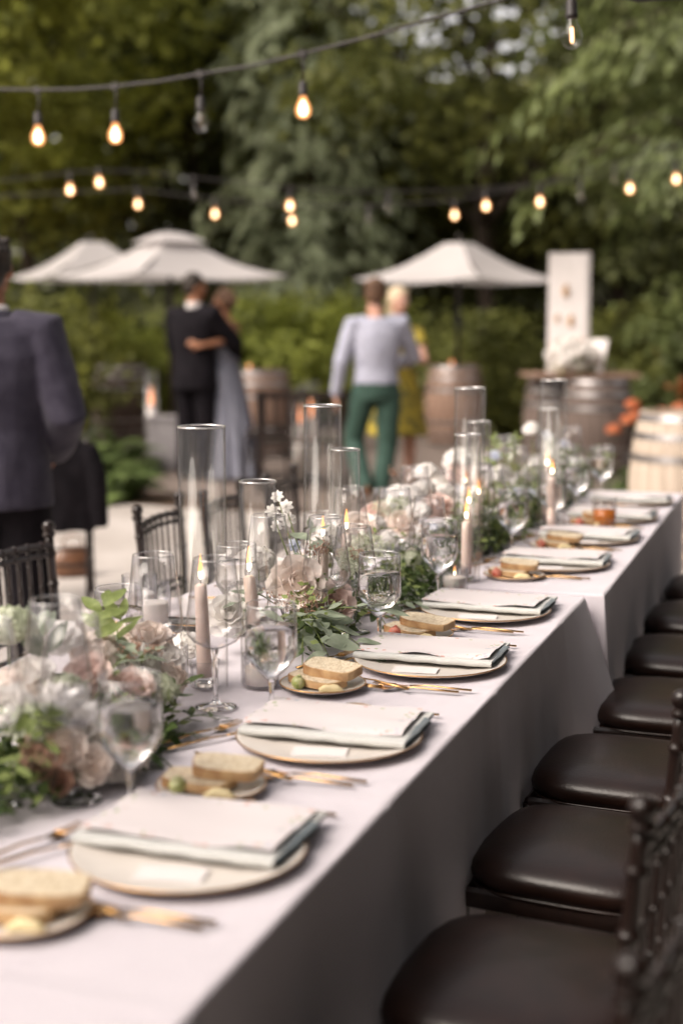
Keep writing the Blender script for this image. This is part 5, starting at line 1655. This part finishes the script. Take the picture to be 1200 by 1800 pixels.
# ================================================================== PEOPLE
def hand(mb, w_, d, n, side, curl=.5, s=1.0):
    """palm with four fingers and a thumb; d = direction of the fingers, n = back-of-hand normal"""
    w_, d = Vector(w_), Vector(d).normalized()
    n = Vector(n); n = (n - d * n.dot(d)).normalized()
    b = n.cross(d) * side
    mb.tube([w_ - d * .02 * s, w_ + d * .02 * s, w_ + d * .055 * s, w_ + d * .088 * s], [(.020 * s, .026 * s), (.017 * s, .035 * s), (.015 * s, .041 * s), (.012 * s, .039 * s)], 10, up=n)
    for k, (o, L) in enumerate(((.030, .068), (.010, .078), (-.010, .073), (-.029, .058))):
        p0 = w_ + d * .080 * s + b * o * s
        p1 = p0 + (d - n * .25 * curl) .normalized() * L * .42 * s
        p2 = p1 + (d - n * 1.0 * curl).normalized() * L * .34 * s
        p3 = p2 + (d - n * 1.9 * curl).normalized() * L * .26 * s
        mb.tube([p0, p1, p2, p3], [.0092 * s, .0088 * s, .0080 * s, .006 * s], 8)
    q0 = w_ + d * .025 * s + b * .03 * s
    q1 = q0 + (d * .75 + b * .75 - n * .3).normalized() * .040 * s
    q2 = q1 + (d * .95 + b * .25 - n * .4 * curl).normalized() * .034 * s
    mb.tube([q0, q1, q2], [.0125 * s, .0105 * s, .008 * s], 8)
def ring_loft(mb, rings, n=18):
    """rings: (cx, cy, z, rx, ry)"""
    v = [(cx + rx * math.cos(2 * PI * k / n), cy + ry * math.sin(2 * PI * k / n), z) for cx, cy, z, rx, ry in rings for k in range(n)]
    f = [(i * n + k, i * n + (k + 1) % n, (i + 1) * n + (k + 1) % n, (i + 1) * n + k) for i in range(len(rings) - 1) for k in range(n)]
    f.append(tuple(range(n - 1, -1, -1))); f.append(tuple((len(rings) - 1) * n + k for k in range(n)))
    return mb.add(v, f)
MAN = dict(head=(0, .025, 1.665), neck=(0, -.005, 1.46), shL=(-.185, -.01, 1.425), shR=(.185, -.01, 1.425), elL=(-.245, -.02, 1.13), elR=(.245, -.02, 1.13), wrL=(-.255, .06, .87), wrR=(.255, .06, .87),
           hdL=(0, .15, -1), hdR=(0, .15, -1), hipL=(-.095, 0, .92), hipR=(.095, 0, .92), knL=(-.10, .02, .50), knR=(.10, .02, .50), anL=(-.105, -.02, .08), anR=(.105, -.02, .08), toeL=(-.12, .17, .03), toeR=(.12, .17, .03), yaw=0, pitch=0)
def head_geo(J, f=1.0):
    c = Vector(J['head'])
    m = Matrix.Rotation(J['yaw'], 3, 'Z') @ Matrix.Rotation(J['pitch'], 3, 'X')
    T = lambda x, y, z: c + m @ Vector((x, y, z)) * f
    return c, m, T
def build_body(t, J, skin, f=1.0, fem=False, voxel=.0075):
    mb = MB()
    c, m, T = head_geo(J, f)
    mb.ell(T(0, -.005, .015), (.075 * f, .094 * f, .100 * f), 18, 12, m)
    mb.ell(T(0, .018, -.045), (.060 * f, .070 * f, .070 * f), 16, 10, m)
    mb.ell(T(0, .055, -.088), (.030 * f, .028 * f, .024 * f), 10, 7, m)            # chin
    mb.ell(T(0, .096, -.022), (.013 * f, .022 * f, .020 * f), 8, 6, m)             # nose
    mb.tube([T(0, .083, .022), T(0, .100, -.018)], [.008 * f, .011 * f], 8)
    mb.ell(T(0, .078, .030), (.050 * f, .016 * f, .010 * f), 10, 6, m)             # brow
    for s in (-1, 1):
        mb.ell(T(s * .078, -.008, -.012), (.010 * f, .020 * f, .032 * f), 8, 7, m)  # ear
        mb.ell(T(s * .035, .068, -.028), (.020 * f, .018 * f, .018 * f), 8, 6, m)   # cheek
    mb.ell(T(0, .084, -.060), (.024 * f, .010 * f, .008 * f), 8, 6, m)             # lips
    nk = Vector(J['neck'])
    mb.tube([nk - Vector((0, 0, .03)), nk + Vector((0, .005, .05)), T(0, -.012, -.06)], [.062 * f if not fem else .052 * f, .054 * f if not fem else .044 * f, .055 * f if not fem else .046 * f], 12)
    k = .88 if fem else 1.0
    ring_loft(mb, [(0, 0, .86, .15, .10), (0, 0, .95, .158 if not fem else .17, .112), (0, 0, 1.08, .142 if not fem else .125, .100), (0, 0, 1.22, .158 * k, .112), (0, -.005, 1.34, .178 * k, .108), (0, -.01, 1.42, .165 * k, .085), (0, -.008, 1.47, .085 * k, .065)])
    for s in 'LR':
        sh_, el, wr = Vector(J['sh' + s]), Vector(J['el' + s]), Vector(J['wr' + s])
        q = .80 if fem else 1.0
        inner = Vector((sh_.x * .55, sh_.y, sh_.z - .01))
        mb.tube([inner, sh_, sh_.lerp(el, .5), el, el.lerp(wr, .35), wr], [.055 * q, .056 * q, .048 * q, .039 * q, .038 * q, .027 * q], 12)
        sd = 1 if s == 'L' else -1
        hd = Vector(J['hd' + s])
        nrm = Vector(J.get('hn' + s, (-1 if s == 'L' else 1, 0, .1)))
        hand(mb, wr, hd, nrm, J.get('hs' + s, sd), .45, .95 if not fem else .86)
        hp, kn, an, to = (Vector(J[a + s]) for a in ('hip', 'kn', 'an', 'toe'))
        mb.tube([hp, hp.lerp(kn, .4), kn, kn.lerp(an, .3), an], [.088, .080, .055, .056, .036], 12)
        mb.tube([an - (to - an).normalized() * .05 - Vector((0, 0, .03)), an.lerp(to, .5) - Vector((0, 0, .01)), to], [(.035, .032), (.032, .040), (.018, .040)], 10)
    b = ob('body', remeshed(mb, 'body', skin, voxel, 4), t)
    for s in (-1, 1):
        ob('eye', MB().ell(T(s * .032, .081, .004), (.012 * f, .008 * f, .008 * f), 10, 7, m).mesh('eye', M_PAPER), b)
        ob('iris', MB().ell(T(s * .032, .0885, .004), (.005 * f, .003 * f, .005 * f), 8, 6, m).mesh('iris', M_BLACK), b)
    return b
def hair(t, J, m_, f=1.0, long_=0, bun=False, vol=1.0):
    c, m, T = head_geo(J, f)
    mb = MB()
    mb.ell(T(0, -.022, .040), (.083 * f * vol, .092 * f * vol, .090 * f * vol), 18, 12, m)
    mb.ell(T(0, -.050, -.010), (.074 * f * vol, .060 * f * vol, .085 * f * vol), 16, 10, m)
    for s in (-1, 1): mb.ell(T(s * .070, -.012, .025), (.014 * f, .035 * f, .045 * f), 8, 8, m)
    if long_: mb.tube([T(0, -.06, .0), T(0, -.085, -.10), T(0, -.08, -long_)], [.075, .075, .045], 12)
    if bun: mb.ell(T(0, -.105, .02), (.05, .045, .05), 12, 9, m)
    for k in range(26):
        a = random.uniform(0, 2 * PI); z = random.uniform(-.02, .10)
        mb.ell(T(.072 * math.cos(a) * vol, -.025 + .075 * math.sin(a) * vol, z), (.018, .02, .016), 8, 6, m) if math.sin(a) < .5 else None
    ob('hair', remeshed(mb, 'hair', m_, .007, 3), t)
def jacket(t, J, m_, hem=.80, fit=0.0, name='jacket', tail=.0):
    mb = MB()
    a = fit
    ring_loft(mb, [(0, 0, hem, .190 + a, .140 + a), (0, 0, .95, .182 + a, .137 + a), (0, 0, 1.08, .168 + a, .125 + a), (0, 0, 1.22, .184 + a, .138 + a), (0, -.005, 1.34, .205 + a, .132 + a), (0, -.01, 1.42, .190 + a, .108 + a), (0, -.008, 1.48, .10 + a, .085 + a)], 24)
    for s in 'LR':
        sh_, el, wr = Vector(J['sh' + s]), Vector(J['el' + s]), Vector(J['wr' + s])
        inner = Vector((sh_.x * .5, sh_.y, sh_.z))
        we = el.lerp(wr, .96)
        mb.tube([inner, sh_ + Vector((0, 0, .005)), sh_.lerp(el, .5), el, el.lerp(we, .5), we], [.070 + a, .074 + a, .064 + a, .056 + a, .052 + a, .043 + a * .6], 14)
    me = remeshed(mb, name, m_, .009, 5)
    # cloth folds
    ripple(me, lambda q: noise.noise(Vector((q.x * 7, q.y * 7, q.z * 3.2))) * .008 + noise.noise(Vector((q.x * 16, q.y * 16, q.z * 9))) * .004)
    return ob(name, me, t)
def trousers(t, J, m_, fit=0.0, top=1.0):
    mb = MB()
    ring_loft(mb, [(0, 0, .83, .165 + fit, .115 + fit), (0, 0, .90, .178 + fit, .130 + fit), (0, 0, top, .165 + fit, .118 + fit)], 20)
    for s in 'LR':
        hp, kn, an = (Vector(J[a + s]) for a in ('hip', 'kn', 'an'))
        an = an - Vector((0, 0, .02))
        mb.tube([hp + Vector((0, 0, -.01)), hp.lerp(kn, .4), kn, kn.lerp(an, .5), an], [.100 + fit, .092 + fit, .076 + fit, .070 + fit, .066 + fit], 14)
    me = remeshed(mb, 'trousers', m_, .009, 4)
    ripple(me, lambda q: noise.noise(Vector((q.x * 9, q.y * 9, q.z * 5))) * .008)
    return ob('trousers', me, t)
def shoes(t, J, m_):
    for s in 'LR':
        an, to = Vector(J['an' + s]), Vector(J['toe' + s])
        d = (to - an); d.z = d.z * .5; d.normalize()
        mb = MB()
        mb.tube([an - d * .075 - Vector((0, 0, .035)), an - d * .02 - Vector((0, 0, .028)), an.lerp(to, .55) - Vector((0, 0, .014)), to, to + d * .03 - Vector((0, 0, .004))], [(.038, .034), (.045, .038), (.040, .044), (.026, .042), (.012, .026)], 12)
        mb.tube([an + Vector((0, 0, -.03)), an + Vector((0, 0, .02))], [.045, .042], 10)
        ob('shoe', remeshed(mb, 'shoe', m_, .007, 3), t)
M_NAVY = mat('navy_wool', (0.036, 0.032, 0.052), (0.052, 0.047, 0.070), 16, 0.85, 0.4, 120, sheen=.1, spec=.2)
M_INK = mat('midnight_wool', (0.006, 0.005, 0.007), (0.011, 0.009, 0.012), 16, 0.9, 0.4, 120, spec=.15)
M_SHIRT = mat('pale_blue_cotton', (0.33, 0.34, 0.43), (0.40, 0.41, 0.50), 22, 0.8, 0.3, 60)
M_GREEN = mat('green_chino', (0.022, 0.058, 0.044), (0.034, 0.078, 0.060), 16, 0.8, 0.3, 80)
M_DRESS = mat('dusty_blue_tulle', (0.14, 0.145, 0.19), (0.20, 0.205, 0.25), 9, 0.75, 0.4, 30, stretch=(3, 3, .4))
M_YELL = mat('yellow_print', (0.42, 0.32, 0.035), (0.12, 0.11, 0.03), 13, 0.8, lo=.42, hi=.6)
M_HAIRD = mat('dark_hair', (0.012, 0.008, 0.006), (0.035, 0.022, 0.014), 40, 0.45, 0.6, 160, stretch=(1, 1, .3))
M_HAIRB = mat('brown_hair', (0.075, 0.036, 0.018), (0.13, 0.066, 0.034), 40, 0.5, 0.6, 160, stretch=(1, 1, .3))
M_HAIRW = mat('blond_hair', (0.50, 0.38, 0.24), (0.68, 0.56, 0.40), 40, 0.5, 0.6, 160, stretch=(1, 1, .3))
M_SHOE = mat('brown_shoe', (0.10, 0.045, 0.022), (0.16, 0.075, 0.04), 20, 0.4)

def person(label, loc, rz, scale=1.0):
    t = thing('person', label, 'person', (loc[0], loc[1], .008), rz)
    t.scale = (scale,) * 3
    return t
# the man in the suit, back to us, beside the chairs
J = dict(MAN); J.update(yaw=-.15, elR=(.27, -.05, 1.13), wrR=(.20, .17, .97), hdR=(-.5, .6, -.4), elL=(-.26, 0, 1.13))
t = person('person in a navy suit seen from behind, standing beside the spindle-back chairs', ground(-16, 5.25), HEAD + R(4), 1.0)
build_body(t, J, M_SKIN); hair(t, J, M_HAIRD); jacket(t, J, M_NAVY, .79, .022); trousers(t, J, M_INK, .01); shoes(t, J, M_SHOE)
ob('shirt_collar', MB().lathe([(.066, 1.475), (.068, 1.50), (.066, 1.53), (.060, 1.532), (.06, 1.475)], 24).mesh('shirt_collar', M_PAPER), t)
ob('jacket_collar', MB().lathe([(.105, 1.462), (.085, 1.485), (.076, 1.512), (.071, 1.512), (.075, 1.47)], 24).mesh('jacket_collar', M_NAVY), t)
# the groom
J = dict(MAN); J.update(yaw=R(-38), pitch=R(-8), elR=(.30, .17, 1.18), wrR=(.18, .36, 1.02), hdR=(-.8, .5, 0), elL=(-.27, .10, 1.14), wrL=(-.16, .32, 1.05), hdL=(.8, .5, 0))
t = person('person in a dark suit dancing closely, arms round the person in blue', ground(341, 13.0), HEAD + R(-28), 1.05)
build_body(t, J, M_SKIN, voxel=.01); hair(t, J, M_HAIRD); jacket(t, J, M_INK, .79, .025); trousers(t, J, M_INK, .012); shoes(t, J, M_BLACK)
ob('shirt_collar', MB().lathe([(.066, 1.475), (.068, 1.50), (.066, 1.53), (.060, 1.532), (.06, 1.475)], 24).mesh('shirt_collar', M_PAPER), t)
# the bride / partner in dusty blue, facing him
BL, BZ, BS = ground(397, 13.12), HEAD + R(62), .985
def bl(x, y, d):
    return tuple(Matrix.Rotation(-BZ, 3, 'Z') @ (at_f(x, y, d) - Vector((BL.x, BL.y, .008))) / BS)
q0, q1 = Vector(bl(352, 608, 12.80)), Vector(bl(312, 596, 12.80))
J = dict(MAN); J.update(yaw=R(12), head=(0, .03, 1.64), shL=(-.165, -.005, 1.40), shR=(.165, -.005, 1.40), elL=bl(400, 598, 12.96), wrL=tuple(q0), hdL=tuple(q1 - q0), hnL=(-.8, -.5, 0), elR=(.24, .20, 1.20), wrR=(.10, .40, 1.16), hdR=(-.8, .4, 0))
t = person('person in a long dusty-blue dress embracing the person in the dark suit', BL, BZ, BS)
build_body(t, J, M_SKIN, .97, True, .01); hair(t, J, M_HAIRB, .97, 0, True, 1.04)
mb = MB()
ring_loft(mb, [(0, -.05, .02, .28, .33), (0, -.04, .25, .25, .28), (0, -.02, .55, .215, .225), (0, -.01, .85, .188, .155), (0, 0, .97, .182, .132), (0, 0, 1.09, .138, .112), (0, 0, 1.20, .150, .122), (0, 0, 1.30, .165, .120), (0, .01, 1.335, .15, .105)], 40)
me = remeshed(mb, 'dress', M_DRESS, .012, 4)
for v in me.vertices:
    q = v.co
    if q.z < 1.0:
        a = math.atan2(q.y, q.x); k = (1.0 - q.z)
        v.co = q * 1.0 + Vector((math.cos(a), math.sin(a), 0)) * (.022 * k * math.sin(a * 13 + 1.5 * math.sin(a * 3)))
ob('dress', me, t)
# the man in shirt and green trousers
J = dict(MAN); J.update(yaw=R(-12), elL=(-.285, -.04, 1.12), wrL=(-.315, .05, .86), shR=(.19, .0, 1.43), elR=(.32, .10, 1.16), wrR=(.20, .33, 1.10), hdR=(-.6, .7, .1),
                        hipL=(-.09, 0, .92), knL=(-.16, .14, .50), anL=(-.10, -.10, .14), toeL=(-.13, .06, .03), knR=(.10, .03, .49), anR=(.03, -.02, .08), toeR=(.06, .16, .03))
t = person('person in a pale blue shirt and green trousers dancing, seen from behind', ground(661, 11.3), HEAD + R(6), 1.0)
build_body(t, J, M_SKINP, voxel=.009); hair(t, J, M_HAIRB); jacket(t, J, M_SHIRT, .97, .004, 'shirt'); trousers(t, J, M_GREEN, .008, 1.03); shoes(t, J, M_SHOE)
ob('belt', MB().lathe([(.172, 1.0), (.176, 1.0), (.176, 1.03), (.172, 1.03)], 30, cap0=False, cap1=False).mesh('belt', M_BLACK), t, (0, 0, 0), (0, 0, 0), (1, .74, 1))
ob('watch', MB().lathe([(.036, -.012), (.039, -.012), (.039, .012), (.036, .012)], 20, cap0=False, cap1=False).mesh('watch', M_HOOP), t, (-.313, .04, .89), (R(18), 0, 0))
# the woman in yellow, facing him
J = dict(MAN); J.update(yaw=R(14), head=(0, .03, 1.655), shL=(-.165, -.005, 1.40), shR=(.165, -.005, 1.40), elR=(.29, .16, 1.40), wrR=(.315, .40, 1.545), hdR=(.15, .3, .95), elL=(-.21, .14, 1.15), wrL=(-.06, .30, 1.18), hdL=(.8, .3, 0))
t = person('blond person in a yellow patterned dress dancing behind the pale blue shirt', ground(700, 11.85), HEAD + R(180 + 8), .97)
build_body(t, J, M_SKINP, .97, True, .01); hair(t, J, M_HAIRW, .97, .12, False, 1.1)
mb = MB()
ring_loft(mb, [(0, -.01, .52, .27, .22), (0, -.01, .70, .235, .19), (0, 0, .86, .205, .155), (0, 0, .97, .185, .135), (0, 0, 1.09, .142, .115), (0, 0, 1.22, .158, .125), (0, -.005, 1.34, .172, .118), (0, -.01, 1.41, .150, .095), (0, -.008, 1.44, .10, .08)], 32)
for s in 'LR':
    sh_, el = Vector(J['sh' + s]), Vector(J['el' + s])
    mb.tube([Vector((sh_.x * .5, sh_.y, sh_.z)), sh_, sh_.lerp(el, .5)], [.06, .06, .055], 12)
ob('dress', remeshed(mb, 'dress', M_YELL, .011, 4), t)
shoes(t, J, M_BLACK)

# ================================================================== CHAIR WITH A DRAPED JACKET
p = ground(82, 7.4)
c = chair('dark spindle-back chair with a dark jacket over its back, behind the suited man', p.x, p.y, HEAD + R(8), 'chairs on the patio')
mb = MB()
ring_loft(mb, [(0, -.205, .40, .225, .060), (0, -.205, .55, .235, .065), (0, -.212, .70, .235, .062), (0, -.215, .80, .225, .056), (0, -.215, .86, .19, .045), (0, -.215, .89, .10, .028)], 30)
for s in (-1, 1): mb.tube([(s * .20, -.215, .84), (s * .245, -.22, .66), (s * .25, -.20, .42)], [.045, .052, .048], 10)
me = remeshed(mb, 'draped_jacket', M_INK, .01, 4)
ripple(me, lambda q: noise.noise(Vector((q.x * 12, q.y * 12, q.z * 5))) * .012)
d = ob('draped_jacket', me, None, (p.x, p.y, .008), (0, 0, HEAD + R(8)))
tag(d, 'dark jacket draped over the back of the chair behind the suited man', 'jacket')
p = ground(118, 8.1)
t = thing('bag', 'small dark brown bag on the ground by the jacket-draped chair', 'bag', (p.x, p.y, .008), HEAD + R(20))
mb = MB(); ring_loft(mb, [(0, 0, 0, .10, .06), (0, 0, .03, .115, .07), (0, 0, .10, .11, .06), (0, 0, .16, .085, .035), (0, 0, .175, .06, .02)], 24)
ob('pouch', mb.mesh('pouch', M_SHOE), t)
ob('handle', MB().tube([(-.06, 0, .16), (-.05, 0, .22), (0, 0, .245), (.05, 0, .22), (.06, 0, .16)], .006, 6).mesh('handle', M_SHOE), t)
bpy.data.scenes.remove(SCRATCH)
